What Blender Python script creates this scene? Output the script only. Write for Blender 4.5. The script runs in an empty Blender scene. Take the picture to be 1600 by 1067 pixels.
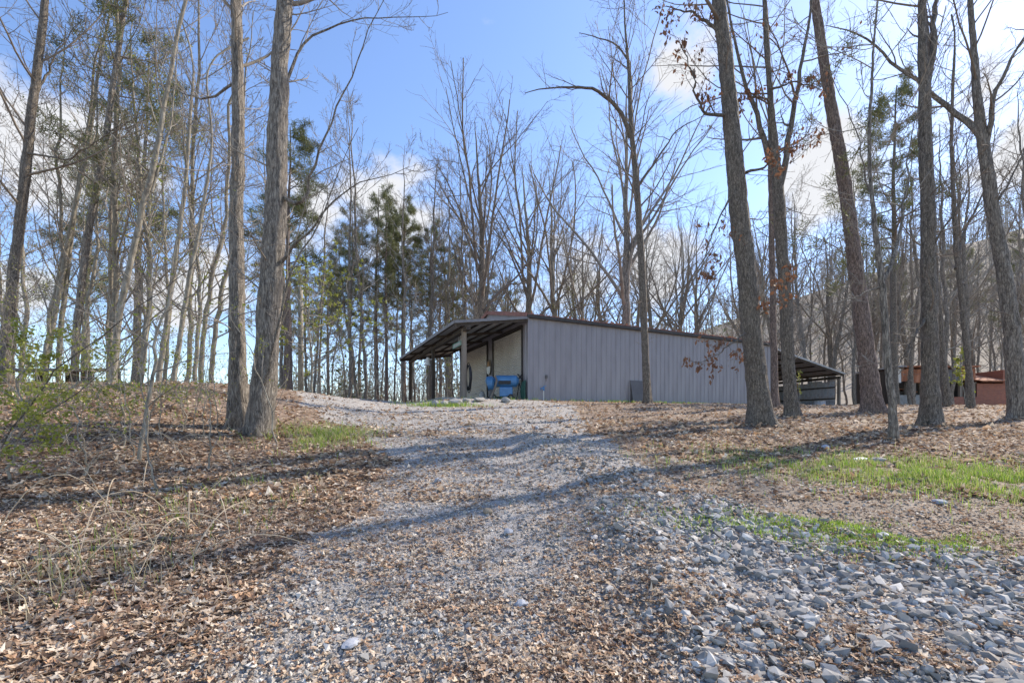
import bpy, math, random
import numpy as np
from mathutils import Vector, Matrix
R = math.radians
scene = bpy.context.scene
C = scene.collection
random.seed(7); rng = np.random.default_rng(11)

# ------------------------------------------------------------------ camera, sky, sun, exposure
FPX, CX, HY, EYE = 711.0, 800.0, 668.0, 1.6          # 16 mm lens, level camera, rising front
cam_d = bpy.data.cameras.new('camera'); cam = bpy.data.objects.new('camera', cam_d); C.objects.link(cam)
cam.location = (0, 0, EYE); cam.rotation_euler = (R(90), 0, 0)
cam_d.sensor_width = 36; cam_d.lens = 16; cam_d.shift_y = (HY-533.5)/1600; cam_d.clip_end = 5000; cam_d.clip_start = .05
scene.camera = cam
scene.cycles.max_bounces = 4; scene.cycles.diffuse_bounces = 3; scene.cycles.glossy_bounces = 2; scene.cycles.transmission_bounces = 3
SUN_EL, SUN_AZ = 42.0, 31.0                           # azimuth measured from +X towards +Y
sd = Vector((math.cos(R(SUN_EL))*math.cos(R(SUN_AZ)), math.cos(R(SUN_EL))*math.sin(R(SUN_AZ)), math.sin(R(SUN_EL))))
sun_d = bpy.data.lights.new('sun', 'SUN'); sun = bpy.data.objects.new('sun', sun_d); C.objects.link(sun)
sun_d.energy = 3.4; sun_d.angle = R(.5); sun_d.color = (1, .90, .76)
sun.rotation_euler = sd.to_track_quat('Z', 'Y').to_euler(); sun.location = (30, 20, 40)
scene.view_settings.view_transform = 'Standard'; scene.view_settings.look = 'None'
scene.view_settings.exposure = 1.05; scene.view_settings.gamma = 1
W = bpy.data.worlds.new('World'); scene.world = W; W.use_nodes = True
nt = W.node_tree; nt.nodes.clear(); NW = nt.nodes.new; LK = nt.links.new
def wmath(op, a, b=None, clamp=False):
    n = NW('ShaderNodeMath'); n.operation = op; n.use_clamp = clamp
    for i, v in enumerate((a, b)):
        if v is None: continue
        if isinstance(v, (int, float)): n.inputs[i].default_value = v
        else: LK(v, n.inputs[i])
    return n.outputs[0]
sky = NW('ShaderNodeTexSky'); sky.sky_type = 'NISHITA'; sky.sun_disc = False
sky.sun_elevation = R(SUN_EL); sky.sun_rotation = R(90-SUN_AZ); sky.air_density = 1.0; sky.dust_density = .3; sky.ozone_density = 2.5
tc = NW('ShaderNodeTexCoord')
def cdir(px, py):
    return Vector(((px-CX)/FPX, 1, (HY-py)/FPX)).normalized()
nz = NW('ShaderNodeTexNoise'); nz.inputs['Scale'].default_value = 5.5; nz.inputs['Detail'].default_value = 9; nz.inputs['Roughness'].default_value = .56
mp = NW('ShaderNodeMapping'); mp.inputs['Location'].default_value = (3.1, 1.7, .4); mp.inputs['Scale'].default_value = (1, 1, 1.7); LK(tc.outputs['Generated'], mp.inputs[0]); LK(mp.outputs[0], nz.inputs['Vector'])
blob = None
for px, py, r in [(590, 330, .20), (660, 350, .14), (500, 340, .13), (900, 440, .20), (1020, 430, .15), (1270, 280, .14), (1540, 130, .11),
                  (1060, 110, .10), (90, 240, .16), (270, 480, .13), (30, 470, .12), (1590, 230, .10), (330, 420, .14)]:
    d = NW('ShaderNodeVectorMath'); d.operation = 'DISTANCE'; LK(tc.outputs['Generated'], d.inputs[0]); d.inputs[1].default_value = cdir(px, py)
    m = wmath('SUBTRACT', 1, wmath('DIVIDE', d.outputs['Value'], r), True)
    blob = m if blob is None else wmath('MAXIMUM', blob, m)
dens = wmath('ADD', wmath('MULTIPLY', nz.outputs['Fac'], 1.0), wmath('MULTIPLY', blob, .42))
mr = NW('ShaderNodeMapRange'); mr.interpolation_type = 'SMOOTHSTEP'; mr.inputs[1].default_value = .66; mr.inputs[2].default_value = .86
LK(dens, mr.inputs[0])
mix = NW('ShaderNodeMix'); mix.data_type = 'RGBA'; LK(mr.outputs[0], mix.inputs[0])
hs = NW('ShaderNodeHueSaturation'); hs.inputs['Hue'].default_value = .506; hs.inputs['Saturation'].default_value = 1.05; hs.inputs['Value'].default_value = 1.0
LK(sky.outputs[0], hs.inputs['Color']); LK(hs.outputs[0], mix.inputs[6]); mix.inputs[7].default_value = (3.1, 3.15, 3.3, 1)
bg = NW('ShaderNodeBackground'); bg.inputs['Strength'].default_value = .14; LK(mix.outputs[2], bg.inputs[0])
wo = NW('ShaderNodeOutputWorld'); LK(bg.outputs[0], wo.inputs[0])

# ------------------------------------------------------------------ helpers
def pt(px, py, Y): return np.array(((px-CX)/FPX*Y, Y, EYE+(HY-py)/FPX*Y))
def ss(a, b, x):
    t = np.clip((np.asarray(x, float)-a)/(b-a), 0, 1); return t*t*(3-2*t)
def tag(o, label=None, cat=None, group=None, kind=None):
    if label: o['label'] = label
    if cat: o['category'] = cat
    if group: o['group'] = group
    if kind: o['kind'] = kind
    return o
def mesh_np(name, v, quads=None, tris=None, smooth=False, col=None):
    me = bpy.data.meshes.new(name); v = np.asarray(v, np.float32)
    loops, starts = [], []; n = 0
    for f in (quads, tris):
        if f is None or len(f) == 0: continue
        f = np.asarray(f, np.int32); k = f.shape[1]
        loops.append(f.ravel()); starts.append(n+np.arange(len(f))*k); n += f.size
    loops = np.concatenate(loops); starts = np.concatenate(starts)
    me.vertices.add(len(v)); me.vertices.foreach_set('co', v.ravel())
    me.loops.add(n); me.loops.foreach_set('vertex_index', loops.astype(np.int32))
    me.polygons.add(len(starts)); me.polygons.foreach_set('loop_start', starts.astype(np.int32))
    me.polygons.foreach_set('use_smooth', np.full(len(starts), bool(smooth)))
    if col is not None:
        a = me.color_attributes.new('tint', 'FLOAT_COLOR', 'POINT')
        a.data.foreach_set('color', np.c_[col, np.ones(len(col))].astype(np.float32).ravel())
    me.update(calc_edges=True); me.validate()
    return me
def obj(name, me, mat=None, parent=None, loc=None):
    o = bpy.data.objects.new(name, me); C.objects.link(o)
    if mat is not None and me is not None and not me.materials: me.materials.append(mat)
    if parent: o.parent = parent
    if loc is not None: o.location = loc
    return o
def empty(name, loc=(0, 0, 0), rz=0):
    o = bpy.data.objects.new(name, None); C.objects.link(o); o.location = loc; o.rotation_euler = (0, 0, rz); o.empty_display_size = .2; return o
class MB:
    def __init__(s): s.v = []; s.f = []
    def add(s, v, f):
        n = len(s.v); s.v += [tuple(p) for p in v]; s.f += [tuple(i+n for i in q) for q in f]; return s
    def hexa(s, p):                                    # 8 points: bottom ring then top ring
        return s.add(p, [(3, 2, 1, 0), (4, 5, 6, 7), (0, 1, 5, 4), (1, 2, 6, 5), (2, 3, 7, 6), (3, 0, 4, 7)])
    def box(s, a, b):
        x0, y0, z0 = a; x1, y1, z1 = b
        return s.hexa([(x0, y0, z0), (x1, y0, z0), (x1, y1, z0), (x0, y1, z0), (x0, y0, z1), (x1, y0, z1), (x1, y1, z1), (x0, y1, z1)])
    def bar(s, a, b, w, h):
        a, b = Vector(a), Vector(b); t = (b-a).normalized(); up = Vector((0, 0, 1)) if abs(t.z) < .95 else Vector((0, 1, 0))
        u = t.cross(up).normalized()*w/2; n = u.cross(t).normalized()*h/2
        return s.hexa([a-u-n, a+u-n, b+u-n, b-u-n, a-u+n, a+u+n, b+u+n, b-u+n])
    def tube(s, pts, r, S=8, cap=True):
        pts = [Vector(p) for p in pts]; rs = r if isinstance(r, (list, tuple)) else [r]*len(pts); vs = []; fs = []
        for i, p in enumerate(pts):
            t = (pts[min(i+1, len(pts)-1)]-pts[max(i-1, 0)]).normalized(); up = Vector((0, 0, 1)) if abs(t.z) < .9 else Vector((1, 0, 0))
            u = t.cross(up).normalized(); w = u.cross(t)
            vs += [p+rs[i]*(math.cos(2*math.pi*k/S)*u+math.sin(2*math.pi*k/S)*w) for k in range(S)]
        for i in range(len(pts)-1):
            fs += [(i*S+k, i*S+(k+1) % S, (i+1)*S+(k+1) % S, (i+1)*S+k) for k in range(S)]
        if cap: fs += [tuple(range(S)), tuple((len(pts)-1)*S+k for k in reversed(range(S)))]
        return s.add(vs, fs)
    def build(s, name, mat, parent=None, bevel=0, smooth=False):
        me = bpy.data.meshes.new(name); me.from_pydata(s.v, [], s.f); me.update()
        import bmesh
        bm = bmesh.new(); bm.from_mesh(me); bmesh.ops.recalc_face_normals(bm, faces=bm.faces)
        if bevel: bmesh.ops.bevel(bm, geom=list(bm.edges), offset=bevel, segments=1, affect='EDGES')
        bm.to_mesh(me); bm.free()
        if smooth: me.polygons.foreach_set('use_smooth', [True]*len(me.polygons))
        return obj(name, me, mat, parent)

# ------------------------------------------------------------------ materials
def mat(name, ramp, scale=4, stretch=(1, 1, 1), rough=.85, bump=.3, dist=.02, detail=6, metallic=0, attr=False, attr_amt=1.0, trans=0, vor=0):
    m = bpy.data.materials.new(name); m.use_nodes = True; t = m.node_tree; N = t.nodes.new; L = t.links.new
    b = t.nodes['Principled BSDF']; b.inputs['Roughness'].default_value = rough; b.inputs['Metallic'].default_value = metallic
    co = N('ShaderNodeTexCoord'); mp = N('ShaderNodeMapping'); mp.inputs['Scale'].default_value = stretch; L(co.outputs['Object'], mp.inputs[0])
    n = N('ShaderNodeTexNoise'); n.inputs['Scale'].default_value = scale; n.inputs['Detail'].default_value = detail; n.inputs['Roughness'].default_value = .6
    L(mp.outputs[0], n.inputs['Vector']); fac = n.outputs['Fac']
    if vor:
        v = N('ShaderNodeTexVoronoi'); v.inputs['Scale'].default_value = vor; v.feature = 'DISTANCE_TO_EDGE'
        ad = N('ShaderNodeVectorMath'); ad.operation = 'MULTIPLY_ADD'; ad.inputs[1].default_value = (.12, .12, .12)
        L(n.outputs['Color'], ad.inputs[0]); L(mp.outputs[0], ad.inputs[2]); L(ad.outputs[0], v.inputs['Vector'])
        m1 = N('ShaderNodeMath'); m1.operation = 'MULTIPLY'; m1.inputs[1].default_value = 1.0; L(v.outputs['Distance'], m1.inputs[0])
        m2 = N('ShaderNodeMath'); m2.operation = 'ADD'; m2.use_clamp = True; L(m1.outputs[0], m2.inputs[0])
        m3 = N('ShaderNodeMath'); m3.operation = 'MULTIPLY'; m3.inputs[1].default_value = .8; L(n.outputs['Fac'], m3.inputs[0]); L(m3.outputs[0], m2.inputs[1])
        fac = m2.outputs[0]
    r = N('ShaderNodeValToRGB'); L(fac, r.inputs[0]); e = r.color_ramp.elements
    lo, hi = .3, .7
    for i, c in enumerate(ramp):
        p = lo+(hi-lo)*i/max(1, len(ramp)-1)
        el = e[i] if i < 2 else e.new(p); el.position = p; el.color = (*c, 1)
    out = r.outputs[0]
    if attr:
        a = N('ShaderNodeAttribute'); a.attribute_name = 'tint'; mx = N('ShaderNodeMix'); mx.data_type = 'RGBA'; mx.blend_type = 'MULTIPLY'; mx.inputs[0].default_value = attr_amt
        L(r.outputs[0], mx.inputs[6]); L(a.outputs['Color'], mx.inputs[7]); out = mx.outputs[2]
    L(out, b.inputs['Base Color'])
    if bump:
        bp = N('ShaderNodeBump'); bp.inputs['Strength'].default_value = bump; bp.inputs['Distance'].default_value = dist; L(fac, bp.inputs['Height']); L(bp.outputs[0], b.inputs['Normal'])
    if trans:
        tr = N('ShaderNodeBsdfTranslucent'); L(out, tr.inputs['Color']); ms = N('ShaderNodeMixShader'); ms.inputs[0].default_value = trans
        L(b.outputs[0], ms.inputs[1]); L(tr.outputs[0], ms.inputs[2]); L(ms.outputs[0], t.nodes['Material Output'].inputs[0])
    return m
M = {}
M['soil'] = mat('soil', [(.09, .06, .04), (.21, .145, .10), (.36, .265, .185)], 14, bump=.8, dist=.03, detail=10)
M['gravel'] = mat('gravel', [(.18, .15, .12), (.34, .305, .27), (.47, .45, .43)], 16, bump=.9, dist=.02, detail=10, vor=34)
M['hill'] = mat('hill', [(.15, .12, .09), (.24, .20, .155)], .1, bump=0)
W1 = [(1, 1, 1), (1, 1, 1)]
M['leaf'] = mat('leaf_litter', [(.75, .75, .75), (1.1, 1.1, 1.1)], 30, bump=0, attr=True, rough=.7, trans=.25)
M['stone'] = mat('stone', [(.7, .7, .7), (1.15, 1.15, 1.15)], 25, bump=.3, dist=.004, attr=True, rough=.85)
M['grass'] = mat('grass', [(.9, .9, .9), (1.1, 1.1, 1.1)], 5, bump=0, attr=True, rough=.6, trans=.45)
M['bark_grey'] = mat('bark_grey', [(.055, .045, .036), (.20, .168, .135), (.39, .34, .28)], 24, (1, 1, .16), bump=1, dist=.04, detail=10, vor=26)
M['bark_dark'] = mat('bark_dark', [(.05, .04, .03), (.165, .135, .104), (.34, .285, .225)], 28, (1, 1, .22), bump=1, dist=.04, detail=10, vor=32)
M['bark_red'] = mat('bark_red', [(.05, .036, .03), (.185, .132, .105), (.33, .245, .20)], 24, (1, 1, .25), bump=1, dist=.04, detail=10, vor=22)
M['bark_pale'] = mat('bark_pale', [(.12, .10, .075), (.25, .22, .17), (.38, .345, .28)], 14, (1, 1, .25), bump=.7, dist=.012)
M['twig'] = mat('twig', [(.19, .16, .13), (.34, .295, .24)], 3, bump=0)
M['twig_dark'] = mat('twig_dark', [(.13, .10, .078), (.25, .205, .16)], 3, bump=0)
M['needle'] = mat('pine_needles', [(.10, .11, .035), (.21, .215, .08)], .9, bump=0, rough=.6, trans=.25)
M['newleaf'] = mat('new_leaves', [(.22, .25, .035), (.38, .38, .08)], 2, bump=0, rough=.6, trans=.45)
M['deadleaf'] = mat('dead_leaves', [(.16, .07, .035), (.30, .15, .08)], 6, bump=0, rough=.7, trans=.3)
M['siding'] = mat('wall_siding', [(.225, .205, .215), (.285, .262, .275), (.325, .302, .312)], 1.6, (1.6, 1.6, .22), rough=.45, bump=.25, dist=.012, detail=4)
M['trim'] = mat('dark_trim', [(.03, .024, .02), (.06, .05, .042)], 5, rough=.6, bump=.1)
M['fascia'] = mat('fascia', [(.16, .15, .155), (.24, .23, .235)], 3, rough=.5, bump=.05)
M['roof_red'] = mat('red_roof', [(.20, .07, .05), (.34, .15, .11)], 4, rough=.6, bump=.1)
M['door'] = mat('roller_door', [(.46, .425, .375), (.58, .545, .49)], 1.2, rough=.5, bump=.02)
M['zinc'] = mat('roof_sheet', [(.33, .32, .305), (.45, .44, .42)], 2, rough=.5, bump=.05)
M['zinc_old'] = mat('old_sheet', [(.22, .22, .23), (.40, .40, .42), (.30, .22, .17)], 3, rough=.55, bump=.1)
M['wood'] = mat('weathered_wood', [(.14, .11, .085), (.30, .25, .20)], 6, (1, 1, .08), bump=.4, dist=.01)
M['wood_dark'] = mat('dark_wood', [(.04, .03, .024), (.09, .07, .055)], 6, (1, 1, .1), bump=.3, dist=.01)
M['concrete'] = mat('concrete', [(.22, .21, .195), (.38, .365, .34)], 5, bump=.3, dist=.01)
M['blue'] = mat('blue_paint', [(.055, .17, .36), (.09, .25, .48)], 4, rough=.4, bump=.05)
M['black'] = mat('black_rubber', [(.012, .012, .013), (.03, .03, .032)], 8, rough=.6, bump=.1)
M['dgrey'] = mat('grey_panel', [(.10, .095, .095), (.145, .135, .135)], 3, rough=.7, bump=.1)
M['green'] = mat('green_tarp', [(.012, .06, .045), (.03, .11, .08)], 8, rough=.6, bump=.5)
M['signgreen'] = mat('sign_green', [(.12, .24, .18), (.20, .34, .27)], 9, rough=.5, bump=0)
M['white'] = mat('white_paint', [(.62, .61, .58), (.78, .77, .74)], 6, rough=.5, bump=.05)
M['tan'] = mat('tan_wood', [(.34, .19, .09), (.50, .31, .17)], 6, bump=.2)
M['rust'] = mat('rusty_sheet', [(.11, .045, .025), (.36, .135, .065), (.50, .25, .15)], 3, (1, 1, .4), bump=.3)
M['teal'] = mat('teal_paint', [(.05, .16, .17), (.10, .24, .25)], 5, rough=.5, bump=.05)
M['cane'] = mat('dry_cane', [(.34, .26, .17), (.52, .43, .31)], 5, bump=0)
def brick_mat():
    m = bpy.data.materials.new('brickwork'); m.use_nodes = True; t = m.node_tree; N = t.nodes.new; L = t.links.new
    co = N('ShaderNodeTexCoord'); mp = N('ShaderNodeMapping'); mp.inputs['Rotation'].default_value = (R(90), 0, 0); L(co.outputs['Object'], mp.inputs[0])
    br = N('ShaderNodeTexBrick'); br.inputs['Scale'].default_value = 1; br.inputs['Brick Width'].default_value = .22; br.inputs['Row Height'].default_value = .075
    br.inputs['Mortar Size'].default_value = .009; br.inputs['Color1'].default_value = (.46, .15, .08, 1); br.inputs['Color2'].default_value = (.33, .10, .06, 1); br.inputs['Mortar'].default_value = (.30, .25, .21, 1)
    L(mp.outputs[0], br.inputs['Vector']); b = t.nodes['Principled BSDF']; b.inputs['Roughness'].default_value = .9; L(br.outputs['Color'], b.inputs['Base Color'])
    bp = N('ShaderNodeBump'); bp.invert = True; bp.inputs['Distance'].default_value = .01; L(br.outputs['Fac'], bp.inputs['Height']); L(bp.outputs[0], b.inputs['Normal'])
    return m
M['brick'] = brick_mat()

# ------------------------------------------------------------------ terrain
# building frame: near corner, long wall direction U, gable wall direction V
B0 = np.array((.78, 21.4)); BZ = 2.9; BU = np.array((.905, .425)); BV = np.array((-.425, .905)); BL, BWd = 17.2, 9.85
PY = [-60, -5, 0, 2.5, 5, 8.5, 11, 15, 19, 21, 25, 35, 60, 5000]
PZ = [-5, -.7, 0, .38, .78, 1.33, 1.66, 2.12, 2.58, 2.72, 2.86, 3.3, 3.6, 3.6]
DL = ([-60, 0, 2.35, 3.9, 5.6, 7.9, 10.6, 14, 19, 30], [-3, -2.3, -1.9, -1.6, -1.7, -2.2, -4.0, -6.6, -9.5, -18])
DR = ([-60, 0, 2.35, 4, 4.8, 5.6, 7.9, 10.6, 14, 19, 21, 24, 30], [8, 6, 6, 5.2, 3.6, 2.6, 2.0, 2.0, 2.2, 2.4, 1.0, -5, -11])
_vg = rng.random((64, 64))
def vnoise(x, y):
    x = np.asarray(x, float); y = np.asarray(y, float); xi = np.floor(x).astype(int); yi = np.floor(y).astype(int); fx = x-xi; fy = y-yi
    fx = fx*fx*(3-2*fx); fy = fy*fy*(3-2*fy); g = lambda a, b: _vg[a % 64, b % 64]
    return (g(xi, yi)*(1-fx)+g(xi+1, yi)*fx)*(1-fy)+(g(xi, yi+1)*(1-fx)+g(xi+1, yi+1)*fx)*fy
def fbm(x, y): return .5*vnoise(x, y)+.3*vnoise(x*2.1+7, y*2.1+3)+.2*vnoise(x*4.3+1, y*4.3+9)
def coarse(X, Y):                                     # ridge of coarse stone up the right half of the drive
    lo = np.interp(Y, [0, 2.4, 2.9, 3.9, 5.6, 7.9, 9.5], [.9, .75, .7, .75, .55, .15, -.2]); hi = np.interp(Y, [0, 2.4, 2.9, 3.9, 4.5, 5.6, 7.9, 9.5], [5, 4.6, 4.4, 3.4, 2.8, 2.05, 1.6, .9])
    e = .35; return ss(lo-e*.5, lo+e, X)*(1-ss(hi-e, hi+e*.5, X))*(1-ss(8.2, 10, Y))
def track(X, Y):                                      # second track coming in from the right
    d = (X*.62+Y*.78); n = (fbm(X*2+3, Y*2)-.5)*.5; d = d+n; a = ss(5.0, 5.4, d)*(1-ss(6.9, 7.4, d)); return a*ss(1.0, 2.2, X)
def drive(X, Y):
    n = (fbm(X*1.3+5, Y*1.3)-.5)*1.1
    l = np.interp(Y, *DL); r = np.interp(Y, *DR); a = ss(-.3, .45, X-l+n)*(1-ss(-.45, .3, X-r+n))
    return np.maximum(a*(Y < 27), 0.75*track(X, Y))
def G(X, Y):
    X = np.asarray(X, float); Y = np.asarray(Y, float)
    z = np.interp(Y, PY, PZ)
    z = z+.95*ss(3.2, 10, -X)*ss(3, 12, Y)*(1-ss(14, 24, Y))
    dd = -(X+4+.42*Y); z = z-.35*np.clip(dd, 0, 60)*ss(13, 18, Y)
    z = z-.10*ss(6, 16, X)*ss(10, 18, Y)
    Hm = np.interp(X, [0, 30, 60, 110, 170, 400, 900], [0, 14, 30, 47, 66, 95, 95]); z = z+Hm*ss(50, 175, Y+.15*X)
    z = z+.10*coarse(X, Y)*(.5+fbm(X*2, Y*2))+(fbm(X*.9, Y*.9)-.5)*.12*(1-ss(30, 60, Y))+(fbm(X*4, Y*4)-.5)*.04*(1-ss(20, 30, Y))
    u = (X-B0[0])*BU[0]+(Y-B0[1])*BU[1]; v = (X-B0[0])*BV[0]+(Y-B0[1])*BV[1]
    k = ss(-6, -3.2, u)*(1-ss(BL+8, BL+11, u))*ss(-2.2, -.1, v)*(1-ss(BWd+2, BWd+6, v))
    return z*(1-k)+(BZ-.02)*k
def axis(a, b, st, lo, hi, g=1.22):
    c = list(np.arange(a, b+1e-6, st)); s = st; x = b
    while x < hi: s *= g; x += s; c.append(x)
    s = st; x = a
    while x > lo: s *= g; x -= s; c.insert(0, x)
    return np.array(c)
xs = axis(-12, 16, .115, -1500, 1800); ys = axis(.6, 24, .115, -60, 2500)
XX, YY = np.meshgrid(xs, ys); ZZ = G(XX, YY); nx, ny = len(xs), len(ys)
V3 = np.c_[XX.ravel(), YY.ravel(), ZZ.ravel()]
ii = (np.arange(ny-1)[:, None]*nx+np.arange(nx-1)[None, :]).ravel(); Q = np.c_[ii, ii+1, ii+nx+1, ii+nx]
fc = V3[Q].mean(1); isd = drive(fc[:, 0], fc[:, 1]) > .42; far = (fc[:, 1] > 60)
def sub(q):
    u, inv = np.unique(q, return_inverse=True); return V3[u], inv.reshape(q.shape)
M['dirt'] = mat('packed_dirt', [(.10, .075, .055), (.20, .155, .115), (.30, .25, .20)], 22, bump=.7, dist=.015, detail=12)
istr = isd & (track(fc[:, 0], fc[:, 1]) > .3) & (coarse(fc[:, 0], fc[:, 1]) < .4) & (fc[:, 0] > 1.6)
for nm, msk, mm in (('ground', ~isd & ~far, 'soil'), ('gravel_driveway', isd & ~far & ~istr, 'gravel'), ('dirt_track', istr & ~far, 'dirt'), ('hillside', far, 'hill')):
    v, q = sub(Q[msk]); tag(obj(nm, mesh_np(nm, v, q, smooth=True), M[mm]), kind='structure')

# ------------------------------------------------------------------ loose cover: leaves, stones, grass
def scatter(n, Ymin, Ymax, dens, umax=1.25, pw=1.0, seed=1):
    r = np.random.default_rng(seed); out = []
    Y = Ymin*(Ymax/Ymin)**(r.random(n)**pw); X = (r.random(n)*2-1)*umax*Y; k = r.random(n) < dens(X, Y)
    return X[k], Y[k], r
LT_N = np.array([(0, 0, 0), (.25, .15, .02), (.38, .07, .0), (.60, .23, .04), (.74, .09, .02), (1, 0, .06), (.74, -.09, .02), (.60, -.23, .04), (.38, -.07, 0), (.25, -.15, .02), (.5, 0, -.02)])
LF_N = np.array([(10, k, (k+1) % 10) for k in range(10)])
LT_F = np.array([(0, 0, 0), (.45, .24, .04), (1, 0, .06), (.5, -.24, .04), (.5, 0, -.02)]); LF_F = np.array([(4, k, (k+1) % 4) for k in range(4)])
def leaves(X, Y, size, r, lift, pal, LT=LT_N, LF=LF_N, name='leaf_litter', Z=None):
    n = len(X); nv = len(LT); L = size*np.clip(r.lognormal(-.05, .38, n), .35, 1.55); yaw = r.random(n)*6.283; tilt = r.normal(0, .2, n); roll = r.normal(0, .25, n); c1 = r.normal(.1, .42, n); c2 = r.normal(.2, .6, n)
    T = np.repeat(LT[None], n, 0); T[:, :, 1] *= (.6+.9*r.random(n))[:, None]*(1+.2*np.clip(r.normal(size=(n, nv)), -1.5, 1.5))
    T[:, :, 0] -= .5; T[:, :, 2] += c1[:, None]*T[:, :, 0]**2*1.1+c2[:, None]*T[:, :, 1]**2*3.2+r.normal(0, .5, n)[:, None]*T[:, :, 0]*T[:, :, 1]*2; T *= L[:, None, None]
    c, s = np.cos(roll)[:, None], np.sin(roll)[:, None]; y, z = T[:, :, 1]*c-T[:, :, 2]*s, T[:, :, 1]*s+T[:, :, 2]*c
    c, s = np.cos(tilt)[:, None], np.sin(tilt)[:, None]; x, z = T[:, :, 0]*c-z*s, T[:, :, 0]*s+z*c
    c, s = np.cos(yaw)[:, None], np.sin(yaw)[:, None]; x, y = x*c-y*s, x*s+y*c
    low = z.min(1); z = z-low[:, None]*.6+(G(X, Y)+lift*r.random(n) if Z is None else Z)[:, None]
    v = np.stack([x+X[:, None], y+Y[:, None], z], 2).reshape(-1, 3); f = (LF[None]+(np.arange(n)*nv)[:, None, None]).reshape(-1, 3)
    pc = np.array(pal)[r.integers(0, len(pal), n)]*(.72+.66*r.random(n))[:, None]
    return mesh_np(name, v, tris=f, smooth=False, col=np.repeat(pc, nv, 0))
PAL = [(.43, .285, .18), (.54, .395, .265), (.30, .18, .11), (.62, .50, .37), (.49, .31, .185), (.70, .61, .49), (.21, .125, .08), (.54, .40, .27), (.58, .46, .34), (.15, .10, .07), (.37, .29, .22)]
def grassy(X, Y):
    dx, dy = X-6.5, Y-5.75; a = dx*math.cos(.36)-dy*math.sin(.36); b = dx*math.sin(.36)+dy*math.cos(.36)
    return np.exp(-((a/2.6)**4+(b/.85)**2))
def lit_d(X, Y):
    d = drive(X, Y); n = fbm(X*1.1+20, Y*1.1+4); p = ss(.41, .60, n)*.6+.22; c = coarse(X, Y)
    return np.where(d > .3, np.maximum(p*(1-.1*c), .75*track(X, Y)*(1-c)*(X > 1.6)), 1.0)*np.clip(.35+1.3*fbm(X*.6, Y*.6), .4, 1)*(1-.9*grassy(X, Y))
X, Y, r = scatter(64000, 2.1, 5.2, lit_d, 1.2, 1.1, seed=3)
tag(obj('leaf_litter', leaves(X, Y, np.where(drive(X, Y) > .4, .042, .060), r, .02, PAL), M['leaf']), 'thick brown fallen leaves covering the near bank and drive edges', 'leaf litter', kind='stuff')
X, Y, r = scatter(52000, 5.0, 10, lit_d, 1.2, 1.0, seed=31)
tag(obj('leaf_litter', leaves(X, Y, np.where(drive(X, Y) > .4, .05, .07), r, .02, PAL, LT_F, LF_F), M['leaf']), 'brown fallen leaves on the middle slope either side of the drive', 'leaf litter', kind='stuff')
X, Y, r = scatter(46000, 9.2, 36, lit_d, 1.2, 1.2, seed=4)
u_ = (X-B0[0])*BU[0]+(Y-B0[1])*BU[1]; v_ = (X-B0[0])*BV[0]+(Y-B0[1])*BV[1]
k = ~((u_ > -.2) & (v_ > -.2) & (u_ < BL+7) & (v_ < BWd+.5)); X, Y = X[k], Y[k]
tag(obj('leaf_litter', leaves(X, Y, .10, r, .012, PAL, LT_F, LF_F), M['leaf']), 'brown fallen leaves under the trees around the grey building', 'leaf litter', kind='stuff')
# stones: jittered octahedra cut to 18 faces
import bmesh
def stone_templates(k, sub=1):
    out = []
    for i in range(k):
        bm = bmesh.new(); bmesh.ops.create_icosphere(bm, subdivisions=1, radius=.5); r = np.random.default_rng(100+i)
        for v in bm.verts:
            v.co *= .45+.75*r.random(); v.co.x *= 1.1+.5*(i % 3)/2; v.co.z *= .5+.25*(i % 2)
        v = np.array([q.co[:] for q in bm.verts]); f = np.array([[q.index for q in p.verts] for p in bm.faces]); bm.free(); out.append((v, f))
    return out
ST = stone_templates(12); ICO = ST
def octs(k):
    out = []
    for i in range(k):
        r = np.random.default_rng(200+i); v = np.array([(1, 0, 0), (0, 1, 0), (-1, 0, 0), (0, -1, 0), (0, 0, 1), (0, 0, -1)])*.5; v = v*(.7+.6*r.random((6, 1)))+r.normal(0, .08, (6, 3)); v[:, 2] *= .75
        out.append((v, np.array([(0, 1, 4), (1, 2, 4), (2, 3, 4), (3, 0, 4), (1, 0, 5), (2, 1, 5), (3, 2, 5), (0, 3, 5)])))
    return out
OCT = octs(12)
def stones(X, Y, S, r, sink, pal, name, ST=ICO):
    n = len(X); tv = np.stack([t[0] for t in ST])[r.integers(0, len(ST), n)]*S[:, None, None]; nv = tv.shape[1]
    a = r.normal(0, .5, n); b = r.normal(0, .5, n); w = r.random(n)*6.283
    c, s = np.cos(a)[:, None], np.sin(a)[:, None]; y, z = tv[:, :, 1]*c-tv[:, :, 2]*s, tv[:, :, 1]*s+tv[:, :, 2]*c
    c, s = np.cos(b)[:, None], np.sin(b)[:, None]; x, z = tv[:, :, 0]*c-z*s, tv[:, :, 0]*s+z*c
    c, s = np.cos(w)[:, None], np.sin(w)[:, None]; x, y = x*c-y*s, x*s+y*c
    z = z+(G(X, Y)+S*sink*(.4+r.random(n)))[:, None]
    v = np.stack([x+X[:, None], y+Y[:, None], z], 2).reshape(-1, 3); f = (ST[0][1][None]+(np.arange(n)*nv)[:, None, None]).reshape(-1, 3)
    pc = np.array(pal)[r.integers(0, len(pal), n)]*(.75+.5*r.random(n))[:, None]
    return mesh_np(name, v, tris=f, col=np.repeat(pc, nv, 0))
GP = [(.42, .40, .37), (.34, .325, .305), (.27, .26, .245), (.49, .465, .43), (.19, .183, .175), (.36, .315, .265), (.28, .268, .255), (.32, .31, .295)]
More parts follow.
